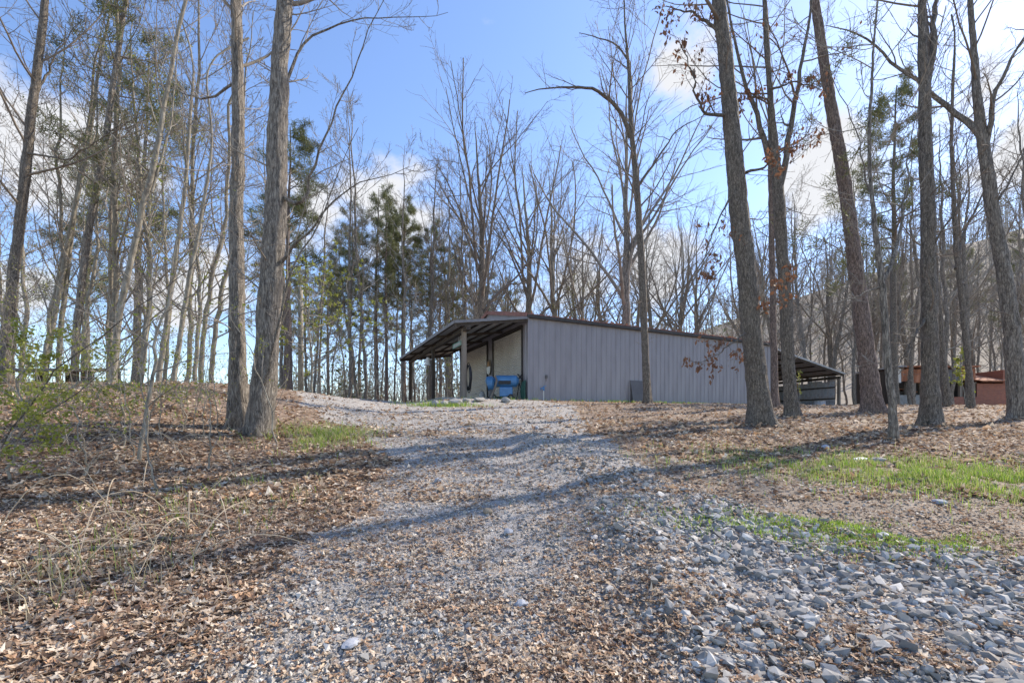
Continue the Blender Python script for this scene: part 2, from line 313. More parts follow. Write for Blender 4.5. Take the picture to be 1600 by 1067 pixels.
X, Y, r = scatter(60000, 2.0, 10, lambda X, Y: coarse(X, Y)*np.clip(1.7-1.7*ss(.5, .62, fbm(X*1.6+3, Y*1.6)), .25, 1), 1.2, 1.0, seed=5)
S = np.clip(r.lognormal(math.log(.035), .48, len(X)), .014, .10)
tag(obj('coarse_gravel', stones(X, Y, S, r, .10, GP, 'coarse_gravel'), M['stone']), 'ridge of coarse blue-grey crushed stone along the right of the drive', 'gravel', kind='stuff')
X, Y, r = scatter(64000, 2.0, 15, lambda X, Y: np.where(drive(X, Y) > .42, 1-.3*coarse(X, Y), .0)*(1-.6*ss(.45, .65, fbm(X*1.1+20, Y*1.1+4)))*(1-.55*track(X, Y)), 1.0, 1.15, seed=6)
S = np.clip(r.lognormal(math.log(.02), .38, len(X)), .009, .06)*(1+.06*np.clip(Y-4, 0, 20))
tag(obj('fine_gravel', stones(X, Y, S, r, .15, [(a*1.22, b*1.18, c*1.12) for a, b, c in GP]+[(.48, .42, .35), (.40, .33, .26)], 'fine_gravel', OCT), M['stone']), 'fine grey gravel spread over the sloping drive', 'gravel', kind='stuff')
def blades(X, Y, h, w, r, pal, name, bend=.5):
    n = len(X); H = h*(.5+.9*r.random(n)); a = r.random(n)*6.283; d = np.c_[np.cos(a), np.sin(a)]; p = np.c_[-d[:, 1], d[:, 0]]; bd = bend*H*(.3+r.random(n))
    z0 = G(X, Y)-.005; b = np.c_[X, Y, z0]; z = np.zeros(n); P = np.c_[p*w/2, z]
    m = b+np.c_[d*(bd*.3)[:, None], H*.6]; t = b+np.c_[d*bd[:, None], H*.95]
    v = np.stack([b-P, b+P, m+P*.8, m-P*.8, t], 1).reshape(-1, 3); o = (np.arange(n)*5)[:, None]
    pc = np.array(pal)[r.integers(0, len(pal), n)]*(.75+.5*r.random(n))[:, None]
    return mesh_np(name, v, o+np.array([[0, 1, 2, 3]]), o+np.array([[3, 2, 4]]), col=np.repeat(pc, 5, 0))
GR = [(.22, .36, .04), (.30, .42, .06), (.16, .29, .03), (.38, .46, .10)]
def patch(n, cx, cy, rx, ry, rot, seed, thr=.35):
    r = np.random.default_rng(seed); a = r.normal(0, .5, (n, 2)); c, s = math.cos(rot), math.sin(rot)
    X = cx+a[:, 0]*rx*c-a[:, 1]*ry*s; Y = cy+a[:, 0]*rx*s+a[:, 1]*ry*c; k = fbm(X*2.5, Y*2.5) > thr; return X[k], Y[k], r
def grass_patch(label, args, h, w, pal=GR, bend=.5):
    X, Y, r = patch(*args); tag(obj('grass', blades(X, Y, h, w, r, pal, 'grass', bend), M['grass']), label, 'grass', kind='stuff')
grass_patch('bright green grass strip at the edge of the leaves on the right', (24000, 6.5, 5.75, 3.3, 1.25, -.36, 1, .40), .10, .0065, GR+[(.40, .44, .14), (.50, .45, .26)])
grass_patch('low green grass growing through gravel near the right edge', (9000, 3.1, 3.85, 1.7, .5, -.25, 2, .44), .045, .006)
grass_patch('yellow green grass tufts among leaves on the left bank', (900, -3.3, 5.0, 1.1, 1.1, 0, 3, .52), .13, .006, GR+[(.48, .42, .24)]*3, .8)
grass_patch('grass tufts right of the twin trunk tree', (2600, -3.7, 9.0, 1.0, 1.4, .3, 4, .42), .16, .008, GR+[(.48, .42, .24)]*2, .8)
grass_patch('thin grass along the foot of the long grey wall', (2600, 7.6, 24.0, 9, .5, .44, 5, .45), .14, .014)
grass_patch('weeds around the broken concrete by the canopy', (900, -2.7, 17.6, 1.5, .7, 0, 6, .3), .16, .014)
grass_patch('pale dry grass tuft at the far left foreground', (170, -3.05, 3.3, .7, .5, 0, 8, .2), .22, .006, [(.52, .44, .29), (.42, .34, .2), (.3, .34, .1)], .9)
grass_patch('green ground cover at the crest below the left trees', (2600, -9.8, 10.2, 3.5, 2.0, .1, 9, .54), .12, .012, GR+[(.12, .22, .03)]*2)

# ------------------------------------------------------------------ trees
def tubes(P, Rd, S):
    N, K, _ = P.shape; T = np.empty_like(P); T[:, 1:-1] = P[:, 2:]-P[:, :-2]; T[:, 0] = P[:, 1]-P[:, 0]; T[:, -1] = P[:, -1]-P[:, -2]
    T /= np.linalg.norm(T, axis=2, keepdims=True)+1e-9; ref = np.zeros((N, 1, 3)); st = np.abs(T[:, :, 2]).mean(1) > .75; ref[st, 0, 0] = 1; ref[~st, 0, 2] = 1
    u = np.cross(T, ref); u /= np.linalg.norm(u, axis=2, keepdims=True)+1e-9; w = np.cross(T, u); a = np.arange(S)/S*2*np.pi
    v = P[:, :, None]+Rd[:, :, None, None]*(np.cos(a)[:, None]*u[:, :, None]+np.sin(a)[:, None]*w[:, :, None])
    base = (np.arange(N)*K*S)[:, None, None]+(np.arange(K-1)*S)[None, :, None]; k = np.arange(S)[None, None]; k2 = (k+1) % S
    q = np.stack([base+k, base+k2, base+S+k2, base+S+k], -1).reshape(-1, 4); return v.reshape(-1, 3), q
class Acc:
    def __init__(s): s.v = []; s.q = []; s.n = 0
    def add(s, v, q): s.v.append(v); s.q.append(q+s.n); s.n += len(v)
    def mesh(s, name, smooth=True): return mesh_np(name, np.concatenate(s.v), np.concatenate(s.q), smooth=smooth)
def along(P, Rd, idx, t):
    K = P.shape[1]; f = np.clip(t, 0, .999)*(K-1); i = f.astype(int); fr = (f-i)[:, None]
    p = P[idx, i]*(1-fr)+P[idx, i+1]*fr; d = P[idx, i+1]-P[idx, i]; d /= np.linalg.norm(d, axis=1, keepdims=True)+1e-9
    return p, d, Rd[idx, i]*(1-fr[:, 0])+Rd[idx, i+1]*fr[:, 0]
def grow(r, P, Rd, per, t0, t1, ang, ln, K, up, wob, rk, rmin, taper=.3):
    N = len(P); idx = np.repeat(np.arange(N), per); n = len(idx); t = t0+(t1-t0)*((np.tile(np.arange(per), N)+r.random(n))/per)
    s, d, pr = along(P, Rd, idx, t); q = r.normal(size=(n, 3)); q -= (q*d).sum(1)[:, None]*d; q /= np.linalg.norm(q, axis=1, keepdims=True)
    a = np.radians(r.normal(ang[0], ang[1], n))[:, None]; D = np.cos(a)*d+np.sin(a)*q
    plen = np.linalg.norm(np.diff(P, axis=1), axis=2).sum(1)[idx]; L = plen*ln*(1-.55*t)*(.6+.8*r.random(n)); st = (L/(K-1))[:, None]
    out = [s]
    for i in range(K-1):
        D = D+up*np.array((0, 0, 1))+r.normal(0, wob, (n, 3)); D /= np.linalg.norm(D, axis=1, keepdims=True); out.append(out[-1]+D*st)
    r0 = np.maximum(np.minimum(pr*rk, pr*.9), rmin); return np.stack(out, 1), np.maximum(r0[:, None]*np.linspace(1, taper, K)[None], rmin*.7)
def resample(pts, rad, n, r=None, wob=0):
    pts = np.asarray(pts, float); s = np.r_[0, np.cumsum(np.linalg.norm(np.diff(pts, axis=0), axis=1))]; t = np.linspace(0, s[-1], n)
    P = np.stack([np.interp(t, s, pts[:, i]) for i in range(3)], 1); k = max(1, n//14); ker = np.ones(2*k+1)/(2*k+1)
    Pp = np.pad(P, ((k, k), (0, 0)), 'reflect', reflect_type='odd'); P = np.stack([np.convolve(Pp[:, i], ker, 'valid') for i in range(3)], 1)
    if wob and r is not None:
        w = np.cumsum(r.normal(0, 1, (n, 3)), 0); w -= np.linspace(0, 1, n)[:, None]*w[-1]; w *= wob/np.sqrt(n); w[:, 2] = 0; P = P+w
    return P, np.interp(t, s, rad)
def trunk_mesh(P, Rd, S, seed, flare=.5, rough=.1, flare_h=.28, nth=14, vz=2.2):
    r = np.random.default_rng(seed); K = len(P); v, q = tubes(P[None], Rd[None], S); v = v.reshape(K, S, 3)
    h = np.r_[0, np.cumsum(np.linalg.norm(np.diff(P, axis=0), axis=1))]; th = np.arange(S)/S
    f = np.ones((K, S))+flare*np.exp(-h/(flare_h*(.7+.9*r.random())))[:, None]*(1+.8*np.sin(2*np.pi*th*3+r.random()*6)+.55*np.sin(2*np.pi*th*5+r.random()*6))[None]
    def pn(nt, vzz):
        g = r.random((int(h[-1]*vzz)+4, nt)); y = h*vzz; yi = y.astype(int); fy = (y-yi)[:, None]; x = th*nt; xi = x.astype(int); fx = (x-xi)[None]
        A = lambda i, j: g[np.ix_(i, j % nt)]
        return (A(yi, xi)*(1-fx)+A(yi, xi+1)*fx)*(1-fy)+(A(yi+1, xi)*(1-fx)+A(yi+1, xi+1)*fx)*fy
    f += rough*(pn(nth, vz)-.5)+rough*1.1*(pn(int(S*.5), vz*2.8)-.5)+.10*(pn(4, .8)-.5)
    v = P[:, None]+(v-P[:, None])*f[:, :, None]; return v.reshape(-1, 3), q
def scat_leaf(P, r, n, size, spread, droop=False):
    i = r.integers(0, len(P), n); c = P[i]+r.normal(0, spread, (n, 3)); a = r.normal(size=(n, 3))
    if droop: a[:, 2] = -np.abs(a[:, 2])-1
    a /= np.linalg.norm(a, axis=1, keepdims=True); b = np.cross(a, r.normal(size=(n, 3))); b /= np.linalg.norm(b, axis=1, keepdims=True); s = (size*(.5+r.random(n)))[:, None]
    v = np.stack([c, c+a*s*.5+b*s*.28, c+a*s, c+a*s*.5-b*s*.28], 1).reshape(-1, 3); return v, (np.arange(n)*4)[:, None]+np.arange(4)[None]
def needles(P, r, per, size, wd):
    n = len(P)*per; c = np.repeat(P, per, 0)+r.normal(0, .09, (n, 3)); a = r.normal(size=(n, 3)); a[:, 2] += .5; a /= np.linalg.norm(a, axis=1, keepdims=True)
    b = np.cross(a, r.normal(size=(n, 3))); b /= np.linalg.norm(b, axis=1, keepdims=True); s = (size*(.6+.7*r.random(n)))[:, None]
    v = np.stack([c-b*wd, c+b*wd, c+a*s+b*wd*.3, c+a*s-b*wd*.3], 1).reshape(-1, 3); return v, (np.arange(n)*4)[:, None]+np.arange(4)[None]

def hero(name, label, px, Y, bark, twig, seed, top=17, limbs=(), n1=14, t0=.35, n2=7, n3=4, ang=(52, 14), ln=.28, up=.07, trunks=None, S=28, rough=.1, flare=.45, dead=None, green=0, pine=False, cat='tree', n4=0, sprigs=9):
    """px: [(x, y, width)] traced trunk of the nearest stem; the trunk stands at distance Y and is continued above the frame"""
    r = np.random.default_rng(seed); stems = [(px, Y)]+(trunks or [])
    base = pt(px[0][0], px[0][1], Y); base[2] = float(G(base[0], base[1]))-.06
    root = empty(name, base); tag(root, label, cat); tw = Acc(); tips = []; lowt = []
    for si, (sp, sy) in enumerate(stems):
        pts = [pt(x, y, sy) for x, y, w in sp]; rad = [.81*w/2*sy/FPX/math.hypot(1, (x-CX)/FPX) for x, y, w in sp]
        b = pts[0].copy(); b[2] = float(G(b[0], b[1]))-.08
        if b[2] < pts[0][2]: pts.insert(0, b); rad.insert(0, rad[0]*1.04)
        else: pts[0] = b
        d = (pts[-1]-pts[-2])/np.linalg.norm(pts[-1]-pts[-2]); zt = top*(.85 if si else 1)
        if zt > pts[-1][2]+.5:
            rem = zt-pts[-1][2]
            pts += [pts[-1]+d*rem*.5+r.normal(0, .15, 3), pts[-1]+d*rem+r.normal(0, .25, 3)]; rad += [rad[-1]*.6, .03]
        L = sum(np.linalg.norm(np.diff(np.array(pts), axis=0), axis=1)); n = int(np.clip(L/.075, 40, 260)) if S >= 20 else int(np.clip(L/.3, 20, 70))
        P, Rd = resample(pts, rad, n, r, .05); P = P-base
        v, q = trunk_mesh(P, Rd, S, seed+si, flare, rough); obj('trunk', mesh_np('trunk', v, q, smooth=True), M[bark], root)
        P1s = [grow(r, P[None], Rd[None], n1, t0, .98, ang, ln, 10, up, .08, .30, .010)] if n1 else []
        if sprigs: P1s.append(grow(r, P[None], Rd[None], sprigs, .12, .55, (68, 14), .11, 10, .03, .10, .09, .006))
        for a, b_ in P1s:
            v, q = tubes(a, b_, 6); tw.add(v, q); tips.append((a, b_))
    for lp in limbs:
        ly = lp[0]; P, Rd = resample([pt(x, y, ly+dy)-base for x, y, w, dy in lp[1]], [.85*w/2*ly/FPX/math.hypot(1, (x-CX)/FPX) for x, y, w, dy in lp[1]], 18, r, .12); Rd = Rd*np.linspace(1, .4, 18)
        v, q = tubes(P[None], Rd[None], 8); obj('limb', mesh_np('limb', v, q, smooth=True), M[bark], root)
        K2, R2 = grow(r, P[None], Rd[None], 9, .15, 1, (45, 15), .32, 8, up, .12, .5, .006); v, q = tubes(K2, R2, 4); tw.add(v, q)
        K3, R3 = grow(r, K2, R2, 6, .2, 1, (42, 14), .42, 5, .05, .14, .55, .0035); v, q = tubes(K3, R3, 3); tw.add(v, q); lowt.append(K3)
        K4, R4 = grow(r, K3, R3, 3, .3, 1, (40, 14), .5, 3, .03, .14, .6, .0026); v, q = tubes(K4, R4, 3); tw.add(v, q)
    ends = []
    for a, b_ in tips:
        K2, R2 = grow(r, a, b_, n2, .2, 1, (46, 14), .42, 6, up*.6, .13, .5, .007); v, q = tubes(K2, R2, 4); tw.add(v, q)
        K3, R3 = grow(r, K2, R2, n3, .2, 1, (42, 14), .45, 4, .03, .14, .55, .004); v, q = tubes(K3, R3, 3); tw.add(v, q); ends.append(K3)
        if n4:
            K4, R4 = grow(r, K3, R3, n4, .3, 1, (40, 14), .5, 3, .03, .14, .6, .003); v, q = tubes(K4, R4, 3); tw.add(v, q)
    if tw.n: obj('crown', tw.mesh('crown'), M[twig], root)
    lp = [e[:, -2:].reshape(-1, 3) for e in ends]; ll = [e[:, -2:].reshape(-1, 3) for e in lowt]
    if dead and (ll or lp):
        v, q = scat_leaf(np.concatenate(ll or lp), r, dead, .10, .05, True); obj('dead_leaves', mesh_np('dead_leaves', v, q), M['deadleaf'], root)
    if green and lp:
        v, q = scat_leaf(np.concatenate(lp), r, green, .06, .06); obj('young_leaves', mesh_np('young_leaves', v, q), M['newleaf'], root)
    if pine and lp:
        v, q = needles(np.concatenate([e[:, -1] for e in ends]), r, 9, .26, .011); obj('needles', mesh_np('needles', v, q), M['needle'], root)
    return root

hero('hickory_tree', 'large twin-trunk tree with shaggy grey bark on the left bank', [(404, 690, 50), (410, 620, 50), (416, 540, 47), (427, 400, 45), (438, 200, 38), (448, 0, 31)], 8.8, 'bark_grey', 'twig', 21, 18,
     limbs=[(8.8, [(432, 300, 9, 0), (470, 330, 8, -.1), (520, 215, 5, -.5), (560, 90, 4, -.8), (600, 0, 3, -1)]),
            (8.8, [(440, 180, 9, 0), (480, 70, 6, .3), (560, 30, 4, .6), (700, 20, 2, 1.0)]),
            (8.8, [(430, 420, 8, 0), (480, 360, 5, -.4), (545, 290, 3.5, -.7), (640, 260, 2, -1)]),
            (8.6, [(415, 600, 7, 0), (440, 520, 6, -.3), (462, 420, 5, -.4), (510, 340, 4, -.5), (560, 200, 2.5, -.7)]),
            (9.2, [(366, 130, 6, 0), (330, 160, 5, .2), (285, 150, 3, .4), (240, 60, 2, .5)])],
     trunks=[([(374, 660, 48), (372, 560, 34), (372, 400, 29), (376, 200, 25), (371, 0, 21)], 9.2)], n1=12, t0=.5, n4=1, S=36, rough=.16, flare=.32)
hero('leaning_oak', 'dark trunk leaning right at the left edge of the picture', [(8, 560, 27), (20, 420, 25), (45, 220, 21), (72, 0, 16)], 13, 'bark_dark', 'twig_dark', 22, 20, n1=16, t0=.3, limbs=[(13, [(52, 160, 8, 0), (95, 70, 5, .3), (130, 30, 3, .5)]), (13, [(40, 240, 7, 0), (110, 250, 5, -.5), (200, 190, 3, -1)])])
hero('shortleaf_pine', 'tall thin pine with sparse green crown among the left trees', [(116, 570, 17), (130, 420, 16), (160, 250, 14), (180, 120, 12), (195, 0, 10)], 15, 'bark_grey', 'twig_dark', 23, 19, n1=26, t0=.42, ang=(78, 12), ln=.16, n2=5, n3=4, pine=True, S=20, up=.03, sprigs=0)
hero('poplar_tree', 'pale slender trunk bending right with upright forks, left of the twin trunk', [(176, 590, 15), (190, 480, 14), (222, 345, 12), (250, 240, 11), (268, 130, 9), (290, 0, 7)], 14, 'bark_pale', 'twig', 24, 18, n1=14, t0=.3, S=20, limbs=[(14, [(236, 300, 7, 0), (262, 200, 5, .2), (276, 60, 4, .3), (272, 0, 3, .3)])])
hero('poplar_tree', 'pale thin trunk beside the bending one, nearer the twin trunk', [(246, 600, 12), (268, 440, 11), (292, 280, 8), (300, 150, 6)], 15, 'bark_pale', 'twig', 25, 15, n1=18, t0=.25, S=20, green=200)
hero('slender_tree', 'thin leaning grey tree just left of the twin trunk', [(270, 605, 11), (292, 450, 10), (318, 330, 7), (335, 210, 5)], 14, 'bark_pale', 'twig', 26, 14, n1=14, t0=.3, S=20, green=260)
hero('slender_tree', 'slim grey double stem in the left thicket below the pine', [(70, 575, 12), (90, 470, 12), (105, 380, 10), (140, 220, 8), (160, 60, 6)], 16, 'bark_pale', 'twig', 27, 18, n1=14, t0=.3, S=20, trunks=[([(92, 580, 12), (104, 450, 11), (118, 330, 9), (150, 130, 6)], 16.2)])
hero('oak_tree', 'slim dark-barked tree standing before the long grey wall with an arching limb', [(1012, 642, 15), (1008, 560, 14), (1002, 440, 14), (992, 280, 12), (984, 190, 9), (982, 100, 6)], 20.3, 'bark_dark', 'twig_dark', 28, 21, n1=22, t0=.42, n4=2, ln=.22, S=24,
     limbs=[(20.3, [(986, 215, 9, 0), (965, 165, 8, -.4), (930, 138, 7, -.8), (880, 134, 5, -1.3), (820, 146, 3, -1.8)]), (20.3, [(984, 180, 7, 0), (985, 100, 6, .3), (960, 70, 5, .5), (905, 52, 3, .8)]), (20.3, [(992, 300, 6, 0), (1060, 200, 4, .8), (1120, 170, 2, 1.6)])])
hero('oak_tree', 'stout oak right of centre with clusters of dead brown leaves low on its trunk', [(1190, 672, 52), (1184, 600, 43), (1172, 480, 40), (1158, 370, 38), (1144, 240, 34), (1130, 100, 29), (1121, 0, 26)], 11, 'bark_dark', 'twig_dark', 29, 20, n1=12, t0=.5, S=36, rough=.14, dead=900,
     limbs=[(11, [(1135, 180, 8, 0), (1095, 180, 6, -.3), (1085, 120, 5, -.5), (1060, 60, 3, -.7)]), (11, [(1162, 270, 7, 0), (1195, 262, 5, -.4), (1225, 232, 4, -.6), (1275, 225, 2, -.9)]), (11, [(1128, 50, 8, 0), (1090, 20, 6, .2), (1040, 10, 4, .4)]),
            (11, [(1170, 500, 5, -.2), (1215, 470, 3, -.6), (1240, 420, 2, -.8)]), (11, [(1165, 520, 4, -.2), (1130, 545, 3, -.5), (1085, 570, 2, -.8)]), (11, [(1145, 300, 4, -.2), (1110, 380, 3, -.4), (1090, 440, 2, -.5)])])
hero('oak_tree', 'dark tree splitting into three upright limbs beside the stout oak', [(1238, 657, 27), (1230, 560, 26), (1222, 420, 24), (1216, 320, 25), (1212, 270, 20), (1203, 150, 12), (1192, 0, 9)], 13, 'bark_dark', 'twig_dark', 30, 17, n1=14, t0=.55, S=36, dead=500,
     limbs=[(13, [(1216, 300, 15, 0), (1196, 240, 13, .1), (1176, 150, 11, .2), (1150, 60, 9, .3), (1125, -40, 7, .4)]), (13, [(1218, 290, 14, 0), (1230, 200, 13, .2), (1248, 110, 11, .3), (1268, 0, 9, .4), (1280, -80, 6, .5)]), (13, [(1200, 140, 5, -.2), (1240, 130, 4, -.4), (1280, 140, 2, -.5)]), (13, [(1205, 160, 5, -.2), (1170, 150, 3, -.4), (1150, 165, 2, -.5)])])
hero('slender_tree', 'straight thin grey trunk behind the three-limbed dark tree', [(1211, 640, 15), (1209, 420, 12), (1204, 150, 10), (1196, 0, 8)], 17, 'bark_red', 'twig', 31, 20, n1=16, t0=.5, S=20)
hero('loblolly_pine', 'leaning reddish-brown pine trunk right of the rear shed', [(1364, 637, 42), (1352, 540, 34), (1338, 430, 31), (1318, 290, 28), (1296, 150, 22), (1272, 0, 18)], 15, 'bark_red', 'twig_dark', 32, 24, n1=20, t0=.66, ang=(75, 12), ln=.16, pine=True, S=40, rough=.14)
hero('maple_tree', 'slim pale tree nearest the grass strip with a low horizontal branch', [(1396, 690, 20), (1390, 620, 16), (1384, 520, 15), (1380, 430, 14), (1372, 370, 11), (1358, 250, 8), (1362, 100, 5)], 8.6, 'bark_grey', 'twig', 33, 12, n1=14, t0=.45, S=28,
     limbs=[(8.6, [(1382, 440, 10, 0), (1402, 380, 8, .2), (1416, 290, 6, .3), (1425, 200, 4, .4), (1470, 90, 3, .5)]), (8.6, [(1380, 448, 5, 0), (1340, 462, 4, -.2), (1292, 476, 3, -.3), (1260, 500, 2, -.4)]), (8.6, [(1374, 380, 6, 0), (1340, 250, 4, .2), (1310, 160, 3, .3), (1260, 60, 2, .3)])])
hero('oak_tree', 'stout dark oak with a flared base that forks high, far side of the grass', [(1456, 666, 48), (1452, 600, 37), (1449, 450, 33), (1447, 300, 30), (1446, 160, 27), (1440, 60, 17), (1438, 0, 16)], 11, 'bark_dark', 'twig_dark', 34, 19, n1=10, t0=.55, S=36, rough=.14,
     limbs=[(11, [(1448, 150, 17, 0), (1458, 80, 16, .1), (1462, 0, 15, .2), (1470, -120, 9, .3)]), (11, [(1440, 500, 7, 0), (1418, 540, 6, -.3), (1400, 570, 4, -.4), (1380, 575, 2, -.5)]), (11, [(1446, 420, 6, 0), (1490, 330, 4, -.3), (1560, 240, 2, -.6)])])
hero('oak_tree', 'leaning grey oak at the right edge with one long limb reaching left', [(1592, 632, 46), (1580, 520, 36), (1562, 380, 32), (1546, 280, 28), (1530, 200, 24), (1522, 80, 14), (1520, 0, 12)], 12.5, 'bark_grey', 'twig_dark', 35, 20, n1=12, t0=.5, S=40, rough=.14,
     limbs=[(12.5, [(1535, 215, 17, 0), (1500, 180, 15, .4), (1436, 128, 12, .8), (1385, 80, 9, 1), (1340, 46, 7, 1.2), (1290, 40, 4, 1.4)]), (12.5, [(1540, 240, 15, 0), (1552, 160, 12, -.2), (1580, 100, 10, -.4), (1600, 60, 8, -.5), (1620, -40, 5, -.6)]), (12.5, [(1548, 330, 6, 0), (1600, 240, 5, -.3), (1640, 180, 3, -.5)])])
hero('oak_tree', 'dark slim tree between the fork-topped oak and the right edge', [(1480, 632, 18), (1468, 500, 16), (1462, 400, 13), (1450, 260, 10), (1452, 60, 7)], 19, 'bark_dark', 'twig_dark', 36, 20, n1=18, t0=.35, S=24)
hero('oak_tree', 'crooked dark tree forking low in front of the brick ruin', [(1517, 628, 15), (1508, 540, 13), (1498, 440, 12), (1492, 380, 12), (1486, 250, 8), (1488, 100, 6)], 18, 'bark_dark', 'twig_dark', 37, 18, n1=16, t0=.4, S=24, limbs=[(18, [(1496, 420, 9, 0), (1512, 360, 8, .3), (1540, 300, 6, .5), (1560, 200, 4, .7)])])

# broad upswept tree behind the building and the other background trees: variants, then copies
def variant(kind, seed):
    r = np.random.default_rng(seed); tw = Acc(); leaf = None
    if kind == 'vase':
        H = 17; n = 26; P, Rd = resample([(0, 0, -.3), (.05, 0, 3), (r.normal(0, .15), r.normal(0, .15), 6.2), (r.normal(0, .4), r.normal(0, .4), 11), (r.normal(0, .6), 0, 16)], [.27, .22, .19, .10, .02], n, r, .2)
        A, B = grow(r, P[None], Rd[None], 12, .3, .75, (28, 8), .6, 12, .03, .075, .5, .018); per2, per3 = 9, 8
    elif kind == 'pine':
        H = 20; n = 26; P, Rd = resample([(0, 0, -.3), (r.normal(0, .2), 0, 8), (r.normal(0, .4), r.normal(0, .4), 20)], [.22, .16, .03], n, r, .15)
        A, B = grow(r, P[None], Rd[None], 34, .5, .99, (75, 12), .17, 7, .04, .09, .45, .014); per2, per3 = 6, 4
    elif kind == 'thin':
        lean = r.normal(0, .6, 2); P, Rd = resample([(0, 0, -.3), (lean[0]*.3, lean[1]*.3, 6), (lean[0], lean[1], 12), (lean[0]*1.5, lean[1]*1.4, 18)], [.105, .085, .055, .012], 30, r, .3)
        A, B = grow(r, P[None], Rd[None], 24, .15, .97, (48, 14), .22, 10, .05, .09, .38, .008); per2, per3 = 7, 5
    else:
        H = 18; n = 28; lean = r.normal(0, .5, 2); P, Rd = resample([(0, 0, -.3), (lean[0]*.3, lean[1]*.3, 6), (lean[0], lean[1], 12), (lean[0]*1.5, lean[1]*1.4, 18)], [.15, .12, .08, .015], n, r, .3)
        A, B = grow(r, P[None], Rd[None], 26, .2, .97, (44, 12), .27, 10, .06, .08, .4, .010); per2, per3 = 8, 6
    v, q = tubes(P[None], Rd[None], 10); tm = mesh_np('trunk', v, q, smooth=True)
    v, q = tubes(A, B, 5); tw.add(v, q)
    K2, R2 = grow(r, A, B, per2, .2, 1, (38, 12), .42, 6, .05, .11, .5, .011); v, q = tubes(K2, R2, 3); tw.add(v, q)
    K3, R3 = grow(r, K2, R2, per3, .2, 1, (38, 14), .5, 4, .04, .12, .6, .0085); v, q = tubes(K3, R3, 3); tw.add(v, q)
    cm = tw.mesh('crown'); lm = None
    if kind == 'pine': v, q = needles(np.concatenate([K3[:, -1], K2[:, -1]]), r, 11, .30, .015); lm = mesh_np('needles', v, q)
    if kind == 'bud': v, q = scat_leaf(K3[:, -2:].reshape(-1, 3), r, 1500, .11, .12); lm = mesh_np('young_leaves', v, q)
    return tm, cm, lm
VAR = {k: [variant(k, 300+50*i+j) for j in range(n)] for i, (k, n) in enumerate((('vase', 4), ('pine', 3), ('bare', 4), ('bud', 2), ('thin', 4)))}
MATV = {}
def place(kind, name, label, group, px, Y, H, bark, twig, r, lean=0, vi=None, X=None):
    vi = r.integers(0, len(VAR[kind])) if vi is None else vi; tm, cm, lm = VAR[kind][vi]
    X = (px-CX)/FPX*Y if X is None else X; z = float(G(X, Y)); s = H/(20 if kind == 'pine' else 17 if kind == 'vase' else 18)
    e = empty(name, (X, Y, z), r.random()*6.283 if lean == 0 else 0); e.rotation_euler[1] = lean; sw = s*(.85+.3*r.random()); e.scale = (sw, sw, s); tag(e, label, 'tree', group)
    for nm, me, mm in (('trunk', tm, bark), ('crown', cm, twig), ('needles' if kind == 'pine' else 'young_leaves', lm, 'needle' if kind == 'pine' else 'newleaf')):
        if me is None: continue
        key = (me.name, mm)
        if key not in MATV: mc = me.copy(); mc.materials.clear(); mc.materials.append(M[mm]); MATV[key] = mc
        obj(nm, MATV[key], None, e)
    return e
r = np.random.default_rng(77)
place('vase', 'upswept_tree', 'broad upswept bare tree rising behind the middle of the long grey wall', None, 980, 33, 25, 'bark_grey', 'twig', r, vi=0)
place('vase', 'upswept_tree', 'narrow forked bare tree rising behind the red ridge of the roof', None, 742, 36, 24, 'bark_dark', 'twig_dark', r, vi=1)
place('bare', 'tall_tree', 'dark forked tree standing just beyond the canopy posts', None, 671, 34, 19, 'bark_dark', 'twig_dark', r, vi=2)
place('pine', 'pine_tree', 'tall bare-stemmed pine with white-streaked trunk left of the canopy', None, 604, 40, 17, 'bark_red', 'twig_dark', r, vi=0)
place('pine', 'pine_tree', 'second tall pine, close beside the canopy corner', None, 632, 42, 18, 'bark_red', 'twig_dark', r, vi=1)
place('pine', 'pine_tree', 'slim dark pine midway between the pole and the canopy', None, 548, 38, 16, 'bark_dark', 'twig_dark', r, vi=2)
place('pine', 'pine_tree', 'green pine seen between the leaning pine and the fork-topped oak', None, 1398, 27, 19, 'bark_dark', 'twig_dark', r, vi=1)
place('pine', 'pine_tree', 'pine whose crown shows behind the twin trunk', None, 452, 30, 18, 'bark_red', 'twig_dark', r, vi=0)
ORD = 'first second third fourth fifth sixth seventh eighth ninth tenth eleventh twelfth thirteenth fourteenth fifteenth'.split()
def many(n, kind, name, label, group, p0, p1, y0, y1, h0, h1, bark, twig, lean=0):
    for i in range(n):
        Y = y0+(y1-y0)*r.random(); px = p0+(p1-p0)*(i+r.random())/n; H = h0+(h1-h0)*r.random(); X = (px-CX)/FPX*Y
        u = (X-B0[0])*BU[0]+(Y-B0[1])*BU[1]; v = (X-B0[0])*BV[0]+(Y-B0[1])*BV[1]
        if -5 < u < BL+9 and -1 < v < BWd+3: Y += 14; X = (px-CX)/FPX*Y
        lb = label if n > 15 else label+(', leftmost one' if i == 0 else ', rightmost one' if i == n-1 else ', %s from the left' % ORD[i])
        place(kind, name, lb, group, px, Y, H, bark, twig, r, lean+r.normal(0, .02) if lean else 0, X=X)
many(13, 'thin', 'slender_tree', 'slender bare tree in the thicket along the left crest', 'thin trees along the left crest', -40, 350, 14, 24, 12, 18, 'bark_pale', 'twig', .07)
many(4, 'bud', 'slender_tree', 'slender tree with scattered new leaves along the left crest', 'budding trees along the left crest', 10, 350, 14, 20, 9, 14, 'bark_pale', 'twig', .06)
many(2, 'pine', 'pine_tree', 'pine crown showing above the left thicket', 'pines in the left thicket', 60, 330, 26, 36, 20, 24, 'bark_grey', 'twig_dark', .05)
